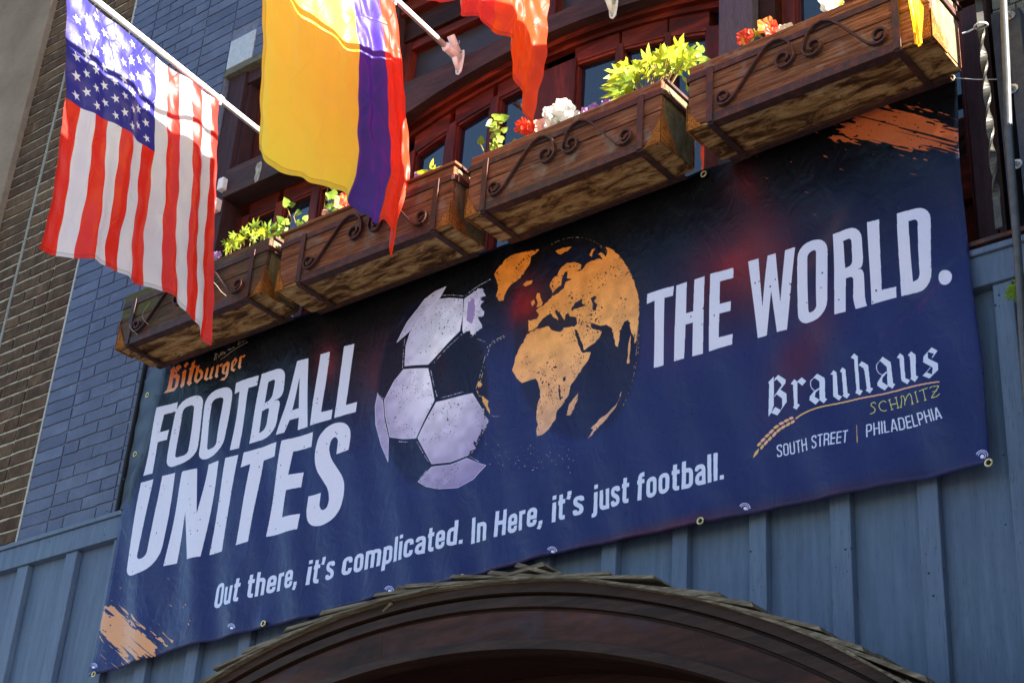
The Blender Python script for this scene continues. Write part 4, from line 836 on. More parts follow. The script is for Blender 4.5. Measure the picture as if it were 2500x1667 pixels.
# ------------------------------------------------------------------ banner
def interp(v, xs, ys): return float(np.interp(v, xs, ys))
Lz = XZ([(401, 885), (392, 960), (352, 1100), (318, 1200), (293, 1262), (265, 1456), (222, 1655)], BY); Rz = XZ([(2335, 197), (2340, 350), (2367, 640), (2400, 880), (2410, 1000), (2422, 1135)], BY)
Bz = XZ([(222, 1655), (300, 1630), (430, 1585), (560, 1555), (650, 1532), (790, 1500), (960, 1446), (1125, 1416), (1330, 1360), (1500, 1322), (1700, 1283), (2000, 1222), (2300, 1160), (2422, 1135)], BY)
t = thing('banner', 'large blue vinyl banner printed with a football, a globe and FOOTBALL UNITES THE WORLD.', 'banner', (-.1, BY, .4))
EY = XZ([(643, 1521), (1128, 1409), (1710, 1271), (2414, 1129), (229, 1645), (778, 754), (1718, 425)], BY)
NX, NZ = 200, 90; vs = []; uv = []
for j in range(NZ + 1):
    for i in range(NX + 1):
        s = i / NX; f = j / NZ
        zt = .428 - .042 * min(1, s * 2.2) ; xg = -2.07 + 3.96 * s; zb = interp(xg, Bz[:, 0], Bz[:, 1]); z = zt + (zb - zt) * f
        xl = interp(z, Lz[::-1, 0 + 1], Lz[::-1, 0]); xr = interp(z, Rz[::-1, 1], Rz[::-1, 0])
        x = xl + (xr - xl) * s
        y = BY
        edge = math.exp(-((x - xl) / .16) ** 2)
        y += .007 * math.sin(x * 21 + z * 9 + 1.5 * math.sin(z * 4)) * math.exp(-((x + 1.6) / .75) ** 2) * (.3 + .9 * f)
        y += .004 * math.sin((x * 1.2 + z) * 13) * math.exp(-((x - 1.6) / .6) ** 2) + .0025 * math.sin(x * 33 + z * 11) * (.4 + f)
        y += -.008 * f * f * abs(math.sin(x * 5.6)) + .004 * math.sin(x * 7) * (1 - f)
        y += .018 * math.exp(-(((x - 1.75) * .6 - (z + .36) * 1.0) / .022) ** 2) * math.exp(-((x - 1.75) / .3) ** 2) * .4
        for ex, ez in EY: y -= .010 * math.exp(-((x - ex) ** 2 + (z - ez) ** 2) / .0022)
        vs.append((x, y, z)); uv.append(((x - BX0) / (BX1 - BX0), (z - BZ0) / (BZ1 - BZ0)))
fs = [(j * (NX + 1) + i, (j + 1) * (NX + 1) + i, (j + 1) * (NX + 1) + i + 1, j * (NX + 1) + i + 1) for j in range(NZ) for i in range(NX)]
m = MB(); m.v = vs; m.f = fs
Mb = Mat('banner_vinyl', .3, .22); im = Mb.n.new('ShaderNodeTexImage'); im.image = bannerprint(); im.interpolation = 'Cubic'
uvn = Mb.n.new('ShaderNodeUVMap'); uvn.uv_map = 'uv'; Mb.l.new(uvn.outputs[0], im.inputs[0]); Mb.color(im.outputs[0])
nz1 = Mb.noise(Mb.mapped((1.6, 1, 1.0)), 7, 3, .55, 1.2); nz2 = Mb.noise(Mb.mapped(), 45, 3, .6); nz3 = Mb.noise(Mb.mapped((1, 1, 2.2), rot=(0, .5, 0)), 3, 2, .5, .6)
hgt = Mb.math('ADD', Mb.math('ADD', nz1, Mb.math('MULTIPLY', nz2, .12)), nz3); Mb.bump(hgt, .34, .016); Mb.rough(Mb.ramp(nz2, [(.3, .26), (.7, .38)]))
bo = m.build('vinyl_sheet', Mb.m, t, smooth=True); ul = bo.data.uv_layers.new(name='uv')
li = np.empty(len(bo.data.loops), np.int32); bo.data.loops.foreach_get('vertex_index', li); ul.data.foreach_set('uv', np.array(uv, np.float32)[li].ravel())
sm = bo.modifiers.new('s', 'SOLIDIFY'); sm.thickness = .0015; sm.offset = 1
m = MB(); n_ = 24
for j in range(n_ + 1):
    z = .43 - .70 * j / n_; xl = interp(z, Lz[::-1, 1], Lz[::-1, 0]); wv = .004 * math.sin(j * 1.3)
    m.v += [(xl + .004, BY + .004, z), (xl - .03, BY + .008 + wv, z), (-2.17 + wv, -.045, z), (-2.235 + wv, -.018, z)]
for j in range(n_):
    for k in range(3): a = j * 4 + k; m.f.append((a, a + 1, a + 5, a + 4))
m.build('side_hem', mat_plain('charcoal_vinyl', (.016, .020, .030), .35, 0, .25, var=.3), t, smooth=True)
M_BRS = mat_plain('brass_eyelet', (.55, .48, .27), .35, .7); M_STR = mat_plain('black_hole', (.01, .01, .01), .8)
for p in [(643, 1521), (1128, 1409), (1710, 1271), (2414, 1129), (229, 1645), (778, 754), (1718, 425), (2322, 192), (360, 964), (330, 1108)]:
    yb = -.107 if p[0] > 400 or p[1] > 1600 else -.088
    q = P(p[0], p[1], yb - .004); yb -= .004
    m = MB().tube([(q[0] + .0105 * math.cos(a), yb, q[2] + .0105 * math.sin(a)) for a in [2 * PI * i / 16 for i in range(17)]], .0036, 6)
    e = m.build('eyelet', M_BRS, t, smooth=True); MB().tube([(q[0], yb + .0015, q[2]), (q[0], yb + .0005, q[2])], .0092, 12).build('eyelet_hole', M_STR, e).location = (0, 0, 0)
tag(MB().tube([(-2.262, -.012, .56), (-2.258, -.014, .3), (-2.264, -.012, 0), (-2.259, -.014, -.24)], .011, 8).build('black_cable', mat_plain('black_rubber', (.012, .012, .014), .6)), 'black cable clipped to the blue bricks beside the banner edge', 'cable')
for a, b, c in (((322, 1176), (295, 1168), (300, 1180)), ((258, 1246), (272, 1250), (286, 1259))):
    tag(MB().tube([P(*a, -.03), P(*b, -.03), P(*c, -.02)], .0016, 6).build('loose_tie', mat_plain('black_tie', (.012, .012, .014), .5)), 'black loose tie end poking out %s the cable by the banner' % ('midway along' if a[1] < 1200 else 'at the foot of'), 'cable tie')
q = P(165, 1292, -.03)
tag(MB().tube([(q[0] - .03, -.01, q[2] + .005), (q[0] - .025, -.035, q[2]), (q[0] + .02, -.04, q[2] + .004), (q[0] + .045, -.005, q[2] + .006)], .008, 8).tube([(q[0] - .025, -.04, q[2] - .02), (q[0] - .028, -.04, q[2] + .01)], .011, 8).build('rusty_hook', M_IR), 'rusty iron hook sticking out of the blue bricks above the ledge', 'hook')
# ------------------------------------------------------------------ arched hood over the door
t = thing('arched_hood', 'dark timber arched hood over the door, capped with mossy shingles', 'door hood', (.08, -.25, -1.4))
def A2(c, r, a): return (c[0] + r * math.sin(a), c[1] + r * math.cos(a))
CO = (.08, -4.18); CI = (.091, -4.319); a_ = [math.radians(-34 + 68 * i / 60) for i in range(61)]
M_HOOD = mat_wood('weathered_dark_arch_board', [(.3, (.012, .005, .004)), (.5, (.036, .012, .008)), (.7, (.075, .024, .016))], (.5, 3, 2), .55, .3, scale=4, extra=lambda m_, c: m_.mix(m_.ramp(m_.noise(m_.mapped((1, 1, 2.5)), 3.5, 5, .6, .7), [(.55, 0.0), (.7, .5)]), c, (.035, .032, .055)))
M_MLD = mat_wood('brown_arch_moulding', [(.3, (.014, .007, .005)), (.6, (.040, .018, .012)), (.8, (.07, .036, .026))], (.5, 6, 6), .5, .3)
rr_ = lambda r0, r1, y0, y1, nm, mt, c=CO: MB().strip([A2(c, r0, a) for a in a_], [A2(c, r1, a) for a in a_], y0, y1).build(nm, mt, t)
rr_(2.960, 2.992, -.468, -.10, 'moulding', M_MLD); rr_(2.951, 2.9585, -.440, -.10, 'moulding', M_DRK); rr_(2.918, 2.950, -.456, -.10, 'moulding', M_MLD); rr_(2.908, 2.917, -.436, -.10, 'moulding', M_DRK)
lo = [A2(CI, 2.952, a) for a in a_]; hi = [A2(CO, 2.907, a * .985) for a in a_]
segs = [0, 14, 27, 38, 49, 60]
for k in range(5): MB().strip(lo[segs[k]:segs[k + 1] + 1], hi[segs[k]:segs[k + 1] + 1], -.443 - .0006 * (k % 2), -.40).build('arch_board', M_HOOD, t)
MB().strip([A2(CI, 2.922, a) for a in a_], [A2(CI, 2.951, a) for a in a_], -.452, -.38).build('arch_lip', M_MLD, t)
MB().strip([A2(CI, 2.955, a) for a in a_], [A2(CI, 2.975, a) for a in a_], -.399, .0).build('soffit', M_DRK, t)
MB().strip([A2(CI, 2.30, a) for a in a_], [A2(CI, 2.954, a) for a in a_], -.06, -.0525).build('door_head_panel', M_DRK, t)
M_SH = mat_wood('mossy_cedar_shingle', [(.28, (.045, .034, .024)), (.5, (.14, .11, .08)), (.75, (.30, .26, .20))], (.7, 10, 10), .85, .7, jitter=True, scale=9,
                extra=lambda m_, c: m_.mix(m_.ramp(m_.noise(m_.mapped(jitter=True), 22, 5, .7), [(.54, 0.0), (.70, .65)]), c, (.06, .07, .025)))
shr = random.Random(5); n_sh = 0
def shingle(side, s0, ln, y0, y1, lift, thick):
    "a shingle lying on the arch; s0 = arc position of its butt end measured from the ridge"
    R0 = 2.994; k = 1; bot = []; top = []
    for i in range(k + 1):
        f = i / k; s = s0 - ln * f; a = .16 + side * s / R0 if side > 0 else .15 - s / R0
        h = lift * (1 - f) + .001; th = thick * (1 - .55 * f); bot.append(A2(CO, R0 + h, a)); top.append(A2(CO, R0 + h + th, a + (side * -.0045 if i == 0 else 0)))
    MB().strip(bot, top, y0, y1).build('shingle', M_SH, t)
for side in (1, -1):
    for k in range(11 if side > 0 else 10):
        s0 = .14 + k * .178 + shr.uniform(-.03, .03); y = -.03
        while y > -.46:
            wd = shr.uniform(.085, .15); y1 = y; y0 = max(-.497, y - wd); 
            if y0 < -.44: y0 = -.492 + shr.uniform(-.006, .010)
            shingle(side, s0 + shr.uniform(-.03, .03), .56 + shr.uniform(-.06, .06), y0, y1 - .003, .019 + shr.uniform(-.005, .008), shr.uniform(.008, .013)); n_sh += 1; y = y0
for sd_, s_, yy0 in ((-1, .04, -.49), (1, .05, -.488)):
    shingle(sd_, s_, .22, yy0, -.3, .042, .012); n_sh += 1
print('shingles', n_sh)
# debris caught on the shingles
tag(MB().tube([P(955, 1462, -.45), P(975, 1436, -.46), P(1012, 1438, -.47)], [.012, .012, .008], 7).tube([P(958, 1470, -.47), P(935, 1492, -.47)], [.008, .004], 6).build('broken_shingle', M_SH), 'broken mossy shingle scrap lying on the left slope of the hood', 'shingle scrap')

# ------------------------------------------------------------------ window boxes
def boxwood(name, rot=(0, 0, 0)):
    def ex(m_, c):
        c = m_.mix(m_.ramp(m_.noise(m_.mapped((1, 1, 1), jitter=True), 9, 4, .6), [(.56, 0.0), (.72, .6)]), c, (.26, .22, .19))
        return m_.mix(m_.ramp(m_.noise(m_.mapped((1, 1, 1), jitter=True), 5, 5, .6), [(.58, 0.0), (.72, .7)]), c, (.045, .018, .012))
    return mat_wood(name, [(.28, (.05, .017, .009)), (.46, (.16, .055, .026)), (.62, (.27, .115, .06)), (.78, (.38, .22, .14))], (1.0, 20, 20), .65, .8, True, 7, ex)
M_BX = boxwood('weathered_brown_box_wood')
def ex_moss2(m_, c):
    return m_.mix(m_.ramp(m_.noise(m_.mapped(), 7, 5, .65), [(.5, 0.0), (.66, .6)]), c, (.18, .045, .02))
def ex_moss(m_, c):
    s_ = m_.sep(); return m_.mix(m_.ramp(m_.noise(m_.mapped(), 16, 4), [(.45, .2), (.6, .9)]), c, (.075, .085, .02))
M_MOSS = mat_wood('mossy_grey_box_wood', [(.3, (.05, .04, .025)), (.7, (.15, .12, .08))], (1.2, 14, 14), .8, .7, True, 6, ex_moss)
M_END = mat_wood('grey_green_end_grain', [(.3, (.06, .045, .022)), (.55, (.16, .13, .075)), (.75, (.24, .20, .13))], (14, 3, 1.2), .75, .6, True, 7)
def mat_under():
    m = Mat('rotting_stained_box_underside', .8); v = m.mapped((1, 3.2, 3.2), jitter=True); n = m.noise(v, 5.5, 8, .70, .9); n2 = m.noise(v, 11, 7, .68, .7); n3 = m.noise(m.mapped((3, 22, 22), jitter=True), 5, 4)
    c = m.ramp(n, [(.30, (.010, .007, .005)), (.43, (.10, .04, .016)), (.52, (.34, .18, .07)), (.66, (.54, .36, .17)), (.8, (.28, .13, .05))])
    c = m.mix(m.ramp(n2, [(.56, 0.0), (.66, .9)]), c, (.035, .014, .006)); c = m.mix(.25, c, m.ramp(n3, [(.3, .2), (.7, .8)]), 'OVERLAY')
    m.color(c); m.bump(m.math('ADD', n, m.math('MULTIPLY', n3, .4)), .6, .008); return m.m
M_UND = mat_under()
def mat_coir():
    m = Mat('orange_brown_coir', .95); v = m.mapped(); n = m.noise(v, 220, 4, .75); n2 = m.noise(v, 14, 4)
    c = m.ramp(n, [(.35, (.06, .02, .006)), (.5, (.34, .11, .02)), (.65, (.62, .27, .06))]); m.color(m.mix(m.ramp(n2, [(.45, 0.0), (.65, .7)]), c, (.10, .04, .015))); m.bump(n, 1.0, .006); return m.m
M_COIR = mat_coir()
M_SOIL = mat_plain('dark_potting_soil', (.03, .02, .014), .95, bumpy=.8)
ZB0, ZB1, YF, YBk = .372, .632, -.350, -.135
def scroll(m, x, sgn, L_):
    def pt(px_, pz_): return (x + sgn * px_, -.3655, pz_)
    p = []
    for i in range(20): f = i / 19; th = math.radians(-195 + 465 * f); r = .009 + .023 * f; p.append(pt(.047 + r * math.cos(th), .432 + r * math.sin(th)))
    for a, b in ((.070, .4035), (.092, .418), (.125, .456), (.165, .504), (.20, .546), (.228, .571), (.258, .583), (.29, .577), (.315, .556), (.331, .525)): p.append(pt(a * L_ / .71, b))
    cx = (.336 - .04) * L_ / .71
    for i in range(22): f = i / 21; th = math.radians(0 - 430 * f); r = .040 - .028 * f; p.append(pt(cx + r * math.cos(th), .492 + r * math.sin(th)))
    m.band(p, (0, .0085, 0), .0035)
def windowbox(label, x0, x1, s0, s1, front=M_BX, toplip=0.0, seed=0):
    r = random.Random(seed); xc = (x0 + x1) / 2
    t = thing('window_box', label, 'window box', (xc, -.24, ZB0), 'window boxes hung in a row from the railing')
    zs = .505 + r.uniform(-.01, .01)
    MB().box(x0, x1, YF, YF + .02, ZB0 + .002, zs - .0015).build('front_board', front, t, bevel=.004)
    MB().box(x0 + .002, x1 - .002, YF - .001, YF + .0195, zs + .0015, ZB1).build('front_board', front, t, bevel=.004)
    if toplip: MB().box(x0 - .02, x1 + .01, YF - .012, YF + .03, ZB1 + .001, ZB1 + .014).build('lip_strip', front, t, bevel=.003)
    MB().box(x0, x1, YBk - .02, YBk, ZB0 + .002, ZB1).build('back_board', front, t, bevel=.004)
    for a, b in ((x0 + .001, x0 + .02), (x1 - .02, x1 - .001)): MB().box(a, b, YF + .021, YBk - .021, ZB0 + .003, ZB1 - .004).build('end_board', M_END, t, bevel=.003)
    MB().box(x0 + .003, x1 - .003, YF + .004, YBk - .002, ZB0 - .010, ZB0 + .0012).build('bottom_board', M_UND, t, bevel=.003)
    MB().box(x0 + .022, x1 - .022, YF + .022, YBk - .022, ZB1 - .10, ZB1 - .035).build('soil', M_SOIL, t)
    # coir pushing out at the rotted lower corners
    for sx, xx_ in ((-1, x0), (1, x1)):
        hgt = r.uniform(.10, .15); wd = r.uniform(.05, .08); n = 7; m = MB(); base = []
        cs = [(xx_ + sx * .002, ZB0 - .013), (xx_ - sx * wd, ZB0 - .013)] + [(xx_ - sx * wd * (1 - i / n) ** 1.6 * (1 + .06 * math.sin(i * 5)), ZB0 - .01 + hgt * (i / n)) for i in range(1, n)] + [(xx_ + sx * .002, ZB0 - .01 + hgt)]
        m.prism(cs, YF - .0045, YF + .0005)
        cs2 = [(YF - .0045, ZB0 - .0135), (YF + .10, ZB0 - .0135), (YF + .075, ZB0 + .03), (YF + .035, ZB0 + hgt * .55), (YF + .01, ZB0 + hgt * .85), (YF - .0045, ZB0 + hgt - .01)]
        b0 = len(m.v); nn = len(cs2); xa, xb = xx_ + sx * .0045, xx_ - sx * .001
        m.v += [(xa, p[0], p[1]) for p in cs2] + [(xb, p[0], p[1]) for p in cs2]; m.f += [tuple(b0 + i for i in range(nn)), tuple(b0 + nn + i for i in range(nn))[::-1]] + [(b0 + i, b0 + nn + i, b0 + nn + (i + 1) % nn, b0 + (i + 1) % nn) for i in range(nn)]
        m.build('coir_liner', M_COIR, t, recalc=True)
    # iron cradle
    def hoop(z, hh):
        e = .006; p = [(x0 - e + .01, YBk, z), (x0 - e, YBk - .01, z), (x0 - e, YF - e + .012, z), (x0 - e + .003, YF - e + .003, z), (x0 - e + .012, YF - e, z), (x1 + e - .012, YF - e, z), (x1 + e - .003, YF - e + .003, z), (x1 + e, YF - e + .012, z), (x1 + e, YBk - .01, z), (x1 + e - .01, YBk, z)]
        return MB().band(p, (0, 0, hh), .0025)
    hoop(.576, .0125).build('cradle_band', M_IR, t)
    MB().box(s0 - .008, s1 + .008, YF - .0085, YF - .0045, ZB0 - .018, ZB0 + .016).box(s0 - .008, s1 + .008, YF - .0045, YF + .03, ZB0 - .018, ZB0 - .0145).build('cradle_rail', M_IR, t)
    for sx in (s0, s1):
        MB().box(sx - .013, sx + .013, YF - .0135, YF - .0088, ZB0 - .016, .59).build('cradle_upright', M_IR, t, bevel=.0015)
        MB().box(sx - .012, sx + .012, YF - .006, YBk + .005, ZB0 - .0235, ZB0 - .0185).build('cradle_strap', M_IR, t)
    MB().box(x0 + .04, x1 - .04, YBk - .012, YBk + .012, ZB0 - .022, ZB0 - .0145).build('cradle_rail', M_IR, t)
    for sx, sg in ((s0 + .012, 1), (s1 - .012, -1)):
        m = MB(); scroll(m, sx, sg, (s1 - s0) - .024); m.build('scroll', M_IR, t)
    # hook bars that reach back to the railing
    for xx_ in (x0 + .015, x1 - .005):
        MB().box(xx_ - .008, xx_ + .008, YBk - .19, -.10, ZB1 + .006, ZB1 + .018).build('hook_bar', M_IR, t)
    return t
M_BXD = mat_wood('shade_darkened_old_box_wood', [(.28, (.03, .02, .013)), (.5, (.085, .055, .032)), (.7, (.15, .10, .065))], (1.2, 16, 16), .75, .7, True, 6, ex_moss2)  # leftmost box front: its deep shade is put into this darker wood colour
windowbox('leftmost window box, mossy, partly behind the striped flag', -2.03, -1.085, -1.945, -1.172, seed=1, front=M_BXD)
windowbox('window box with a thin top lip, behind the yellow, blue and red flag', -1.0, -.055, -.862, -.135, toplip=1, seed=2)
windowbox('window box with the big lime green vine at its right end', .025, .91, .112, .825, seed=3)
windowbox('rightmost window box with its end plank lit white by the sun', 1.02, 1.925, 1.114, 1.812, seed=4)
tt = bpy.data.objects['window_box']; ORG[0] = tt.location.copy()
tt.location.z += .026
MB().box(-2.032, -1.78, YF - .0022, YF - .0011, .51, ZB1 + .003).build('moss_patch', M_MOSS, tt); MB().box(-2.0325, -2.0311, YF, YBk, .39, ZB1).build('moss_patch', M_MOSS, tt)

# ------------------------------------------------------------------ plants
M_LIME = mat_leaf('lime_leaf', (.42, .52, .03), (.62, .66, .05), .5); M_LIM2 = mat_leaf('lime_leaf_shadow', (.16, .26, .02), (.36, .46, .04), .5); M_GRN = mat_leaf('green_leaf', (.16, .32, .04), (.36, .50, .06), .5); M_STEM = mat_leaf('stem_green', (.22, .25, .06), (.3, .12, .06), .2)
M_REDF = mat_leaf('red_petal', (.75, .02, .01), (.85, .12, .04), .45); M_WHF = mat_leaf('white_petal', (.85, .83, .80), (.9, .88, .82), .4); M_PUR = mat_leaf('purple_petal', (.45, .10, .55), (.72, .52, .85), .45); M_PNK = mat_leaf('pink_petal', (.85, .5, .45), (.9, .65, .55), .45); M_ORF = mat_leaf('orange_petal', (.85, .18, .03), (.9, .35, .08), .45)
VIEW = (Vector(CAM.tolist()) - Vector((0, -.24, .7))).normalized()
def leafmesh(kind):
    if kind == 'palm':
        lobes = [(-.42, .18, .17), (-.30, .62, .16), (0, 1.0, .17), (.30, .62, .16), (.42, .18, .17)]; pts = [(0, 0)]
        out = [(-.04, .02), (-.30, -.10), (-.52, -.02), (-.20, .18), (-.46, .50), (-.50, .72), (-.11, .40), (-.13, .72), (0, 1.15), (.13, .72), (.11, .40), (.50, .72), (.46, .50), (.20, .18), (.52, -.02), (.30, -.10), (.04, .02)]
    elif kind == 'heart': out = [(0, .05), (-.18, -.06), (-.38, .02), (-.44, .28), (-.32, .58), (-.14, .82), (0, 1.0), (.14, .82), (.32, .58), (.44, .28), (.38, .02), (.18, -.06)]
    else: out = [(0, 0), (-.10, .2), (-.14, .5), (-.08, .8), (0, 1.05), (.08, .8), (.14, .5), (.10, .2)]
    n = len(out); vs = [(0, .38, .03)] + [(x, y, .10 * abs(x) * 1.2 - .12 * (y - .4) ** 2) for x, y in out]
    return vs, [(0, i + 1, (i + 1) % n + 1) for i in range(n)]
LM = {}
def leaf(parent, at, size, mat, kind='heart', d=None, name='leaf', roll=None):
    k = (kind, mat.name)
    if k not in LM: vs, fs = leafmesh(kind); me = bpy.data.meshes.new('leaf'); me.from_pydata(vs, [], fs); me.materials.append(mat); LM[k] = me
    o = bpy.data.objects.new(name, LM[k]); COL.objects.link(o); o.parent = parent
    nrm = (VIEW + Vector((rnd.uniform(-.6, .6), rnd.uniform(-.6, .6), rnd.uniform(-.4, .7)))).normalized()
    d = Vector(d or (rnd.uniform(-1, 1), rnd.uniform(-.6, .6), rnd.uniform(-.5, .6))); yv = (d - nrm * d.dot(nrm)).normalized(); xv = yv.cross(nrm)
    o.matrix_local = Matrix(((xv.x, yv.x, nrm.x, 0), (xv.y, yv.y, nrm.y, 0), (xv.z, yv.z, nrm.z, 0), (0, 0, 0, 1))) @ Matrix.Scale(size, 4)
    o.location = Vector(at) - ORG[0]; return o
def flower(parent, at, r, mat, tilt=.5, ctr=(.5, .45, .1)):
    n = 25; vs = [(0, 0, -r * .35)]; fs = []
    for ring, rr in ((1, .45), (2, 1.0)):
        for i in range(n):
            a = 2 * PI * i / n; q = rr * r * (1 + (.13 * math.cos(5 * a) if ring == 2 else 0)) * (1 + rnd.uniform(-.03, .03)); vs.append((q * math.cos(a), q * math.sin(a), (.05 + .05 * math.cos(10 * a) + rnd.uniform(-.03, .03)) * r if ring == 2 else -.08 * r))
    for i in range(n): j = (i + 1) % n; fs += [(0, 1 + i, 1 + j), (1 + i, 1 + n + i, 1 + n + j, 1 + j)]
    me = bpy.data.meshes.new('flower'); me.from_pydata(vs, [], fs); me.materials.append(mat); o = bpy.data.objects.new('flower', me); COL.objects.link(o); o.parent = parent
    nrm = (VIEW + Vector((rnd.uniform(-tilt, tilt), rnd.uniform(-tilt, tilt), rnd.uniform(-tilt * .4, tilt)))).normalized(); q = nrm.to_track_quat('Z', 'Y'); o.rotation_euler = q.to_euler(); o.location = Vector(at) - ORG[0]; return o
def PP(x, y, yy=-.25): return Vector(P(x, y, yy).tolist())
def stem(parent, pts, r=.0022): return MB().tube(pts, r, 5).build('stem', M_STEM, parent)
def base(p, yy=None): return Vector((p.x + rnd.uniform(-.02, .02), (p.y if yy is None else yy), ZB1 - .04))
def plant(name, label, cat, anchor, group=None):
    p = PP(*anchor); return thing(name, label, cat, (p.x, p.y, ZB1 - .036), group)
t = plant('sweet_potato_vine', 'big lime green sweet potato vine spilling over the box corner', 'plant', (1590, 215))
vr = random.Random(3)
for i in range(78):
    a = vr.random(); x = 1500 + 178 * a + vr.uniform(-8, 8); y = 222 - 66 * a + vr.uniform(-62, 12) * (1 - .35 * a) ; y = min(y, 226 - .37 * (x - 1500) + 6) if x < 1625 else y
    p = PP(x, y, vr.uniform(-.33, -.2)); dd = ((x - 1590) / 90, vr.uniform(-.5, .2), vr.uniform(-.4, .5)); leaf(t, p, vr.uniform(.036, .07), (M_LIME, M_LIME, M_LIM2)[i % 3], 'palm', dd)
    if i % 3 == 0: stem(t, [Vector((PP(1590, 215).x + vr.uniform(-.05, .04), -.25, ZB1 - .04)), p])
for x, y, s_ in ((1508, 178, .075), (1500, 192, .07), (1502, 204, .07), (1512, 226, .085), (1540, 162, .055), (1660, 205, .06), (1672, 190, .055)): leaf(t, PP(x + 14, y, -.32), s_, M_LIME, 'blade' if x < 1512 and y < 210 else 'palm', (-1, 0, -.1) if x < 1600 else (1, -.2, -.3))
t = plant('sweet_potato_vine', 'small lime green vine in the leftmost box beside the striped flag', 'plant', (600, 600))
for i in range(30):
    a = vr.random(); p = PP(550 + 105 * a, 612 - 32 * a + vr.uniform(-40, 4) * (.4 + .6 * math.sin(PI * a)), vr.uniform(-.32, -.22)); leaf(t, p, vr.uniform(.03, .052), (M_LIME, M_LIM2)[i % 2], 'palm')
    if i % 4 == 0: stem(t, [base(p), p], .0018)
t = plant('ivy', 'thin ivy with heart shaped leaves climbing between the two left boxes', 'plant', (690, 575))
st = [PP(668, 600), PP(690, 560), PP(712, 545)]
for path_ in ([(660, 598), (690, 562), (706, 520), (702, 508)], [(690, 562), (714, 545), (706, 520)], [(722, 546), (717, 530), (724, 515)]): stem(t, [PP(x, y, -.26) for x, y in path_])
for x, y, s_ in ((703, 504, .045), (708, 502, .03), (722, 520, .042), (694, 545, .05), (706, 540, .04), (734, 538, .038), (742, 538, .03), (670, 562, .04), (684, 570, .05), (676, 578, .05), (690, 588, .05), (654, 575, .03), (664, 596, .035), (688, 552, .045)): leaf(t, PP(x, y, -.26 + rnd.uniform(-.02, .02)), s_, M_GRN, 'heart')
t = plant('ivy', 'wiry red stemmed ivy hanging under the yellow flag edge', 'plant', (800, 490))
for path_ in ([(790, 515), (795, 480), (803, 452)], [(803, 456), (812, 464), (818, 472)], [(796, 484), (806, 484), (816, 490)]): stem(t, [PP(x, y, -.27) for x, y in path_], .0016)
for x, y, s_ in ((822, 478, .045), (815, 474, .03), (803, 488, .035), (808, 496, .035), (808, 505, .03), (812, 510, .028), (804, 520, .025)): leaf(t, PP(x, y, -.27), s_, M_GRN, 'heart')
t = plant('petunia', 'orange red petunia just under the yellow flag corner', 'flower plant', (840, 490))
flower(t, PP(836, 495, -.28), .036, M_ORF); flower(t, PP(848, 487, -.27), .034, M_REDF); flower(t, PP(794, 520, -.28), .016, M_PNK); stem(t, [base(PP(840, 500)), PP(838, 497, -.27)])
t = plant('viola', 'small purple viola and pale leaf above the second box, right of the flag', 'flower plant', (1040, 420))
flower(t, PP(1022, 430, -.3), .020, M_PUR); flower(t, PP(1030, 427, -.3), .016, M_PUR); leaf(t, PP(1052, 418, -.3), .075, M_LIME, 'blade', (-1, 0, .35)); leaf(t, PP(1050, 416, -.3), .055, M_LIME, 'blade', (.2, 0, 1)); leaf(t, PP(1058, 416, -.3), .045, M_LIME, 'palm', (1, 0, .1))
t = plant('viola', 'tiny purple viola beside the bright edge of the striped flag', 'flower plant', (522, 625))
flower(t, PP(524, 626, -.3), .020, M_PUR); flower(t, PP(533, 621, -.3), .015, M_PUR)
t = plant('seedling', 'single small sprout with one round leaf on the third box', 'plant', (1178, 372))
stem(t, [PP(1183, 376, -.28), PP(1178, 362, -.28), PP(1172, 350, -.28)]); leaf(t, PP(1173, 352, -.28), .036, M_GRN, 'heart', (-.2, 0, 1)); leaf(t, PP(1198, 368, -.28), .025, M_GRN, 'heart')
t = plant('ivy', 'upright leafy ivy shoot left of the red petunias', 'plant', (1212, 360))
stem(t, [PP(1215, 366, -.27), PP(1213, 330, -.27), PP(1210, 296, -.27)]); stem(t, [PP(1210, 364, -.26), PP(1208, 330, -.26), PP(1207, 300, -.26)])
for x, y, s_ in ((1206, 300, .045), (1216, 300, .045), (1222, 290, .04), (1204, 288, .035), (1214, 302, .045), (1222, 325, .034), (1210, 328, .03), (1228, 344, .034), (1212, 340, .03), (1214, 350, .03), (1205, 365, .03), (1218, 362, .03), (1226, 322, .03)): leaf(t, PP(x, y, -.27), s_, M_GRN, 'heart')
t = plant('petunia', 'red petunia cluster beside the orange flag tip', 'flower plant', (1290, 330))
for x, y, r_ in ((1278, 308, .032), (1294, 314, .030), (1304, 310, .030), (1284, 318, .022)): flower(t, PP(x, y, -.29), r_, M_REDF)
flower(t, PP(1262, 316, -.29), .013, M_REDF); stem(t, [PP(1283, 335, -.28), PP(1262, 318, -.28)], .003); stem(t, [PP(1285, 338, -.28), PP(1282, 320, -.28)], .003); leaf(t, PP(1278, 334, -.28), .035, M_GRN, 'blade', (-.5, 0, .6)); leaf(t, PP(1262, 342, -.28), .032, M_GRN, 'heart')
t = plant('petunia', 'pale pink petunia between the red and white blooms', 'flower plant', (1328, 320))
flower(t, PP(1325, 308, -.29), .032, M_PNK); flower(t, PP(1345, 305, -.28), .026, M_WHF)
t = plant('petunia', 'tall cluster of white petunias on the third box', 'flower plant', (1375, 300))
for x, y, r_ in ((1374, 258, .030), (1386, 266, .030), (1366, 268, .030), (1380, 278, .034), (1392, 285, .026), (1340, 276, .026), (1348, 272, .022), (1404, 284, .024), (1384, 298, .028), (1366, 298, .024), (1395, 296, .024)): flower(t, PP(x, y, -.28 + rnd.uniform(-.02, .02)), r_, M_WHF)
for x, y in ((1360, 290), (1372, 302), (1355, 284)): leaf(t, PP(x, y, -.27), .04, M_GRN, 'blade', (-.6, 0, .5))
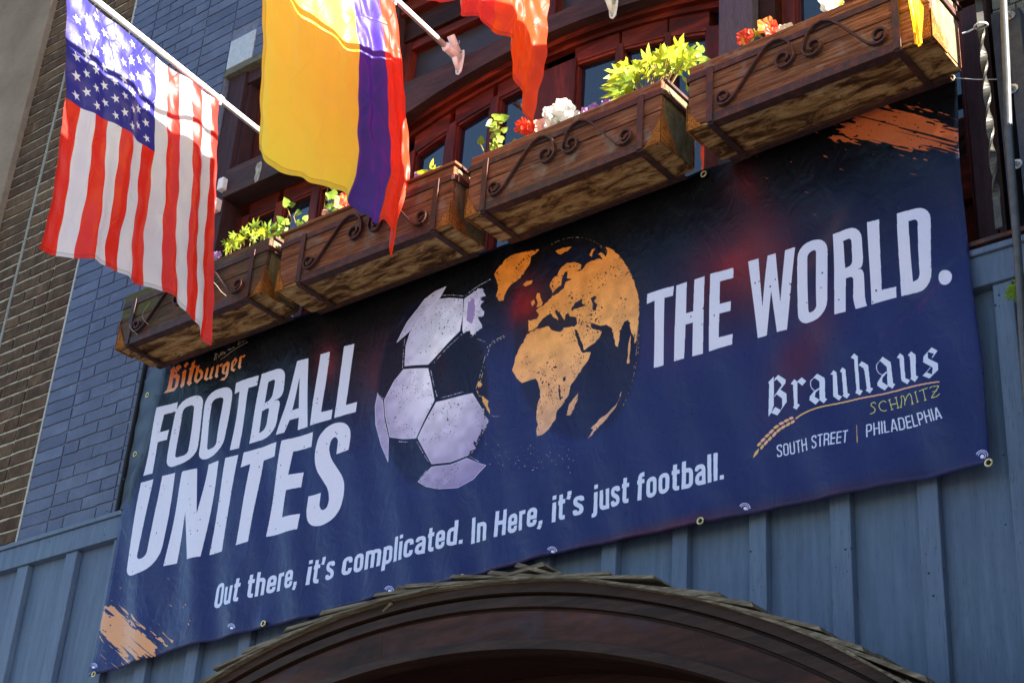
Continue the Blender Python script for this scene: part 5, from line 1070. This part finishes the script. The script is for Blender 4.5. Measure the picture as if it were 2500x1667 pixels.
t = plant('viola', 'row of little purple violas along the third box rim', 'flower plant', (1440, 270))
for x, y, r_ in ((1427, 272, .016), (1448, 264, .018), (1452, 260, .014), (1476, 254, .014), (1484, 250, .014), (1518, 236, .016), (1512, 238, .013)): flower(t, PP(x, y, -.3), r_, M_PUR); stem(t, [PP(x, y + 10, -.29), PP(x, y, -.29)], .0015)
t = plant('ivy', 'ivy shoots standing behind the left end of the rightmost box', 'plant', (1700, 170), )
for path_ in ([(1665, 155), (1663, 135), (1661, 115)], [(1698, 168), (1704, 140), (1706, 112)], [(1688, 165), (1678, 140), (1676, 128)]): stem(t, [PP(x, y, -.2) for x, y in path_], .0016)
for x, y, s_ in ((1662, 113, .04), (1676, 130, .044), (1704, 112, .036), (1696, 124, .05), (1708, 128, .04), (1690, 146, .045), (1706, 152, .05), (1702, 160, .045), (1712, 142, .035), (1696, 150, .04), (1700, 166, .045)): leaf(t, PP(x, y, -.2), s_, M_GRN, 'heart')
t = plant('petunia', 'two red petunia blooms on the rightmost box, left end', 'flower plant', (1835, 95))
for x, y, r_ in ((1818, 92, .030), (1872, 64, .034), (1884, 68, .026), (1886, 84, .026), (1832, 78, .010)): flower(t, PP(x, y, -.29), r_, M_REDF if x != 1872 else M_ORF)
for a, b in (((1822, 112), (1820, 96)), ((1862, 96), (1834, 80)), ((1868, 95), (1874, 72)), ((1866, 96), (1852, 84))): stem(t, [PP(*a, -.28), PP(*b, -.28)], .0026)
for x, y in ((1858, 90), (1846, 92), (1866, 84), (1816, 114), (1828, 106), (1874, 86), (1880, 92)): leaf(t, PP(x, y, -.28), .034, M_LIME, 'blade', (rnd.uniform(-1, 1), 0, .8))
t = plant('petunia', 'white petunia low beside the red bloom on the rightmost box', 'flower plant', (1925, 72))
for x, y in ((1916, 72), (1926, 70), (1908, 74)): flower(t, PP(x, y, -.28), .020, M_WHF)
t = plant('petunia', 'white petunia at the top edge in front of the right window', 'flower plant', (2030, 12))
for x, y in ((2020, 12), (2032, 2), (2014, 0), (2026, 16), (2040, 8)): flower(t, PP(x, y, -.28), .026, M_WHF)
for x, y in ((2044, 14), (2050, 4), (2030, 24), (2046, 22)): leaf(t, PP(x, y, -.27), .035, M_LIME, 'blade', (.6, 0, .8))
q = P(2475, 708, -.1); t = thing('weed', 'green leafy weed peeking out behind the conduit at the ledge', 'plant', tuple(q))
for x, y, s_ in ((2474, 712, .035), (2490, 705, .05), (2494, 694, .04), (2484, 698, .035), (2482, 712, .035)): leaf(t, P(x, y, -.12), s_, M_GRN, 'palm', (-.8, 0, -.2))

# ------------------------------------------------------------------ flagpoles, brackets, flags
M_WPT = mat_plain('white_enamel', (.78, .76, .74), .28, 0, var=.04)
PD = Vector((0, -math.cos(math.radians(5)), math.sin(math.radians(5))))
def pole(label, B0, L_, ringt):
    B0 = Vector(B0); t = thing('flagpole', label, 'flagpole', tuple(B0), 'white flagpoles on the frontage')
    MB().tube([B0 + PD * .03, B0 + PD * L_], .0135, 16).build('tube', M_WPT, t, smooth=True)
    MB().ball(B0 + PD * (L_ + .03), .032, 14, 10).build('finial', mat_plain('gold_ball', (.7, .5, .15), .25, .9), t, smooth=True)
    c = B0 + PD * ringt; MB().tube([c - PD * .012, c + PD * .012], .0185, 14).tube([c - PD * .004 + Vector((0, 0, -.028)), c - PD * .004 + Vector((0, 0, -.008))], .006, 8).build('flag_ring', M_WPT, t, smooth=True)
    MB().tube([c + PD * .1, c + PD * .103], .0150, 16).build('joint_ring', M_WPT, t)
    return t
def bracket(label, B0):
    B0 = Vector(B0); y0 = .018; t = thing('flagpole_bracket', label, 'bracket', (B0.x, y0, B0.z - .02), 'white pole brackets on the beams')
    o = [(-.021, .050), (.021, .050), (.024, .02), (.022, -.02), (.015, -.07), (.0, -.082), (-.015, -.07), (-.022, -.02), (-.024, .02)]
    MB().prism([(B0.x + a, B0.z - .005 + b) for a, b in o], y0 - .009, y0 - .0005).build('base_plate', M_WPT, t, bevel=.003)
    MB().tube([B0 + PD * .005, B0 + PD * .06, B0 + PD * .10], [.021, .020, .0175], 16).tube([B0 + Vector((0, -.004, .0)), B0 + PD * .03 + Vector((0, 0, -.012)), B0 + Vector((0, -.002, -.062))], [.019, .015, .008], 10).build('pole_socket', M_WPT, t, smooth=True)
    d2 = Vector((0, -math.cos(math.radians(48)), math.sin(math.radians(48)))); c2 = B0 + Vector((0, .0, .01)); n = 16
    m = MB().tube([c2 + d2 * .02, c2 + d2 * .10], .0185, n); m.f = m.f[:-1]; m.tube([c2 + d2 * .0995, c2 + d2 * .05], .0155, n); m.build('spare_socket', M_WPT, t, smooth=True)
    c = B0 + PD * .085; MB().tube([c - PD * .006, c + PD * .006], .0215, 16).build('clamp_ring', M_WPT, t)
    M_Z = mat_plain('zinc_screw', (.45, .45, .45), .35, .8)
    for dx, dz in ((0, -.068), (.012, .036), (-.012, .036)): MB().tube([(B0.x + dx, y0 - .009, B0.z - .005 + dz), (B0.x + dx, y0 - .014, B0.z - .005 + dz)], .005, 8).build('screw', M_Z, t)
    w_ = c2 + d2 * .055 + Vector((.012, 0, 0)); MB().tube([w_ + Vector((0, 0, -.01)), w_ + Vector((.014, 0, 0)), w_ + Vector((.014, 0, .016))], .0028, 6).build('wing_screw', M_Z, t)
PA = (-1.433, .008, 1.403); PBp = (-.434, .008, 1.556); PC = (.402, .008, 1.480); PDp = (1.235, .008, 1.45); PEp = (2.02, -.06, 1.60)
for i, (b, lab, L_) in enumerate(((PA, 'white pole carrying the striped flag with stars, farthest left', 1.75), (PBp, 'white pole carrying the yellow, blue and red flag', 1.6), (PC, 'white pole above the frame carrying the orange red flag', 1.55), (PEp, 'white pole above the frame carrying the plain yellow flag', 1.5))):
    pole(lab, b, L_, (.49, .43, .42, .3)[i])
    if i < 3: bracket(('white two socket bracket on the left beam, hidden behind the yellow flag', 'white two socket bracket on the arched beam beside the yellow, blue and red flag', 'white bracket on the arched beam cut by the top edge, right of the orange flag')[i], b)
# the stain of an old bracket and two alarm contacts
q = P(630, 420, .016); o = [(-.016, .055), (.012, .058), (.02, .04), (.02, 0), (.012, -.055), (-.008, -.06), (-.02, -.03), (-.014, .0), (-.022, .03)]
tag(MB().prism([(q[0] + a, q[2] + b) for a, b in o], .0145, .0175).build('bracket_stain', mat_plain('bare_pale_wood', (.30, .29, .24), .8, var=.4)), 'pale coffin shaped patch of an old bracket on the left beam', 'bracket patch')
for i, (x, y, dz) in enumerate(((541, 450, .036), (524, 500, .036))):
    q = P(x, y, .0); m = MB().box(q[0] - .02, q[0] + .02, -.012, .03, q[2] - .034, q[2] + .034); m.build('alarm_contact', M_WPT, bevel=.006)
    o = bpy.data.objects['alarm_contact' + ('' if i == 0 else '.001')]; tag(o, ('upper' if i == 0 else 'lower') + ' small white plastic box on the post beside the striped flag', 'sensor', 'small white boxes on the left post')

def flag(name, label, X0, left, right, bottom, mat, smap, wav, seed, topsag=.02, cat='flag', fold=0):
    "left/right: [(z, y)...] from top to bottom, bottom: [(u, dz)...]"
    r = random.Random(seed); NU, NV = 84, 96; vs = []; uv = []
    zt = left[0][0]; zb = left[-1][0]; lz = [-p[0] for p in left]; ly = [p[1] for p in left]; rz = [-p[0] for p in right]; ry = [p[1] for p in right]
    ph = [r.uniform(0, 6.3) for _ in range(8)]
    for j in range(NV + 1):
        v = j / NV
        for i in range(NU + 1):
            u = i / NU; pu = float(np.interp(u, [a for a, b in smap], [b for a, b in smap]))
            ztop = float(np.interp(pu, [0, 1], [left[0][0], right[0][0]])) - topsag * math.sin(PI * pu); zbot = float(np.interp(pu, [a for a, b in bottom], [b for a, b in bottom]))
            z = ztop + (zbot - ztop) * v
            yl = float(np.interp(-z, lz, ly)); yr = float(np.interp(-z, rz, ry)); y = yl + (yr - yl) * pu
            A = wav * (.18 + .95 * v ** .8)
            x = X0 + A * (.50 * math.sin(2 * PI * (u * 2.2 + .25 * v) + ph[0]) + .28 * math.sin(2 * PI * (u * 4.7 - .35 * v + .1 * math.sin(5 * v)) + ph[1]) + .14 * math.sin(2 * PI * (u * 9 + .6 * v) + ph[2])) + wav * .22 * math.sin(2 * PI * (v * 1.7 + u * .8) + ph[3]) * v
            x += wav * .10 * math.sin(2 * PI * (v * 4.1 + u * 3.1) + ph[4]) * (1 - abs(2 * u - 1)) + wav * .07 * math.sin(2 * PI * (v * 7.3 - u * 4.2) + ph[5])
            y += .006 * math.sin(2 * PI * (v * 2.3 + u) + ph[6]) * v
            if fold:
                q = max(0, min(1, (pu - .55) / .4)); q = q * q * (3 - 2 * q) * fold * (.35 + .65 * v); dv = Vector(CAM.tolist()) - Vector((x, y, z)); dv = dv / dv.x * q; x += dv.x; y += dv.y; z += dv.z
            vs.append((x, y, z)); uv.append((u, 1 - v))
    m = MB(); m.v = vs; m.f = [(j * (NU + 1) + i, (j + 1) * (NU + 1) + i, (j + 1) * (NU + 1) + i + 1, j * (NU + 1) + i + 1) for j in range(NV) for i in range(NU)]
    o = m.build(name, mat, None, smooth=True); o['label'] = label; o['category'] = cat
    ul = o.data.uv_layers.new(name='uv'); li = np.empty(len(o.data.loops), np.int32); o.data.loops.foreach_get('vertex_index', li); ul.data.foreach_set('uv', np.array(uv, np.float32)[li].ravel()); return o
MF_US = mat_fabric('striped_flag_nylon', usflag(), trans=.42); MF_CO = mat_fabric('tricolour_flag_nylon', stripes('tricolour_print', [(.5, (1.0, .95, .30)), (.25, (.27, .19, .66)), (.25, (.97, .24, .05))]))
MF_RD = mat_fabric('red_flag_nylon', stripes('red_shade_bands', [(.56, (.96, .21, .18)), (.44, (.99, .32, .09))]), trans=.7); MF_YE = mat_fabric('yellow_flag_nylon', None, (.95, .62, .01))  # red flag: deeper outer band puts the cloth's shade difference into its colour
flag('flag', 'stars and stripes flag hanging in front of the brown and blue bricks', PA[0], [(1.50, -1.36), (1.2, -1.285), (.996, -1.235), (.6, -1.20), (.285, -1.187)], [(1.43, -.485), (1.08, -.42), (.80, -.375), (.42, -.312), (.28, -.278)],
     [(0, .274), (.12, .296), (.28, .335), (.43, .357), (.62, .368), (.76, .352), (.92, .322), (1, .27)], MF_US, [(0, 0), (.08, .10), (.5, .53), (.8, .84), (.93, .955), (1, 1)], .040, 12, fold=.13)
flag('flag', 'yellow, blue and red flag hanging in front of the left window', PBp[0], [(1.66, -1.30), (1.3, -1.17), (1.096, -1.119), (.88, -1.083), (.584, -1.042), (.436, -1.036)], [(1.565, -.42), (1.495, -.397), (1.223, -.314), (1.0, -.262), (.758, -.221), (.6, -.235), (.41, -.251)],
     [(0, .436), (.12, .442), (.25, .448), (.42, .478), (.64, .515), (.80, .50), (.875, .50), (.89, .53), (.93, .49), (1, .395)], MF_CO, [(0, 0), (.5, .655), (.75, .88), (1, 1)], .034, 21, fold=.17)
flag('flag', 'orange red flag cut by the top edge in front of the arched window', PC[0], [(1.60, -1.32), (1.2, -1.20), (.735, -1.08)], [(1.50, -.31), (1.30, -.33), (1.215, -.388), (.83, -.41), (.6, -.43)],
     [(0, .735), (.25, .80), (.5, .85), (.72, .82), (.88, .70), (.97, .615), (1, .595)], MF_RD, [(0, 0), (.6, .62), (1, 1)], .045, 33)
ce = P(2243, 110, -.39); le = P(2206, -20, -.43); re_ = P(2257, -20, -.36)
flag('flag', 'plain yellow flag whose pointed tip hangs at the top right corner', float(ce[0]), [(1.62, -1.2), (1.2, -1.0), (.8, -.62), (float(le[2]), float(le[1]) - .03), (float(ce[2]), -.395)], [(1.62, -.33), (1.0, -.33), (.7, -.335), (float(re_[2]), -.34), (float(ce[2]), -.388)],
     [(0, float(ce[2])), (1, float(ce[2]))], MF_YE, [(0, 0), (1, 1)], .012, 5)
# pale threads of dry creeper on the leftmost box
for a in ([(367, 737), (350, 760), (347, 772), (352, 782), (363, 793)], [(517, 684), (530, 698), (540, 712), (552, 722)], [(316, 790), (318, 800), (330, 812), (336, 817)]):
    tag(MB().tube([P(x, y, -.38) for x, y in a], .0011, 5).build('dry_tendril', mat_plain('dry_straw', (.42, .34, .25), .7)), {367: 'dry curled tendril hanging below the striped flag edge', 517: 'pale dry tendril right of the striped flag on the leftmost box', 316: 'tangled dry tendril at the lower left corner of the leftmost box'}[a[0][0]], 'dry tendril')
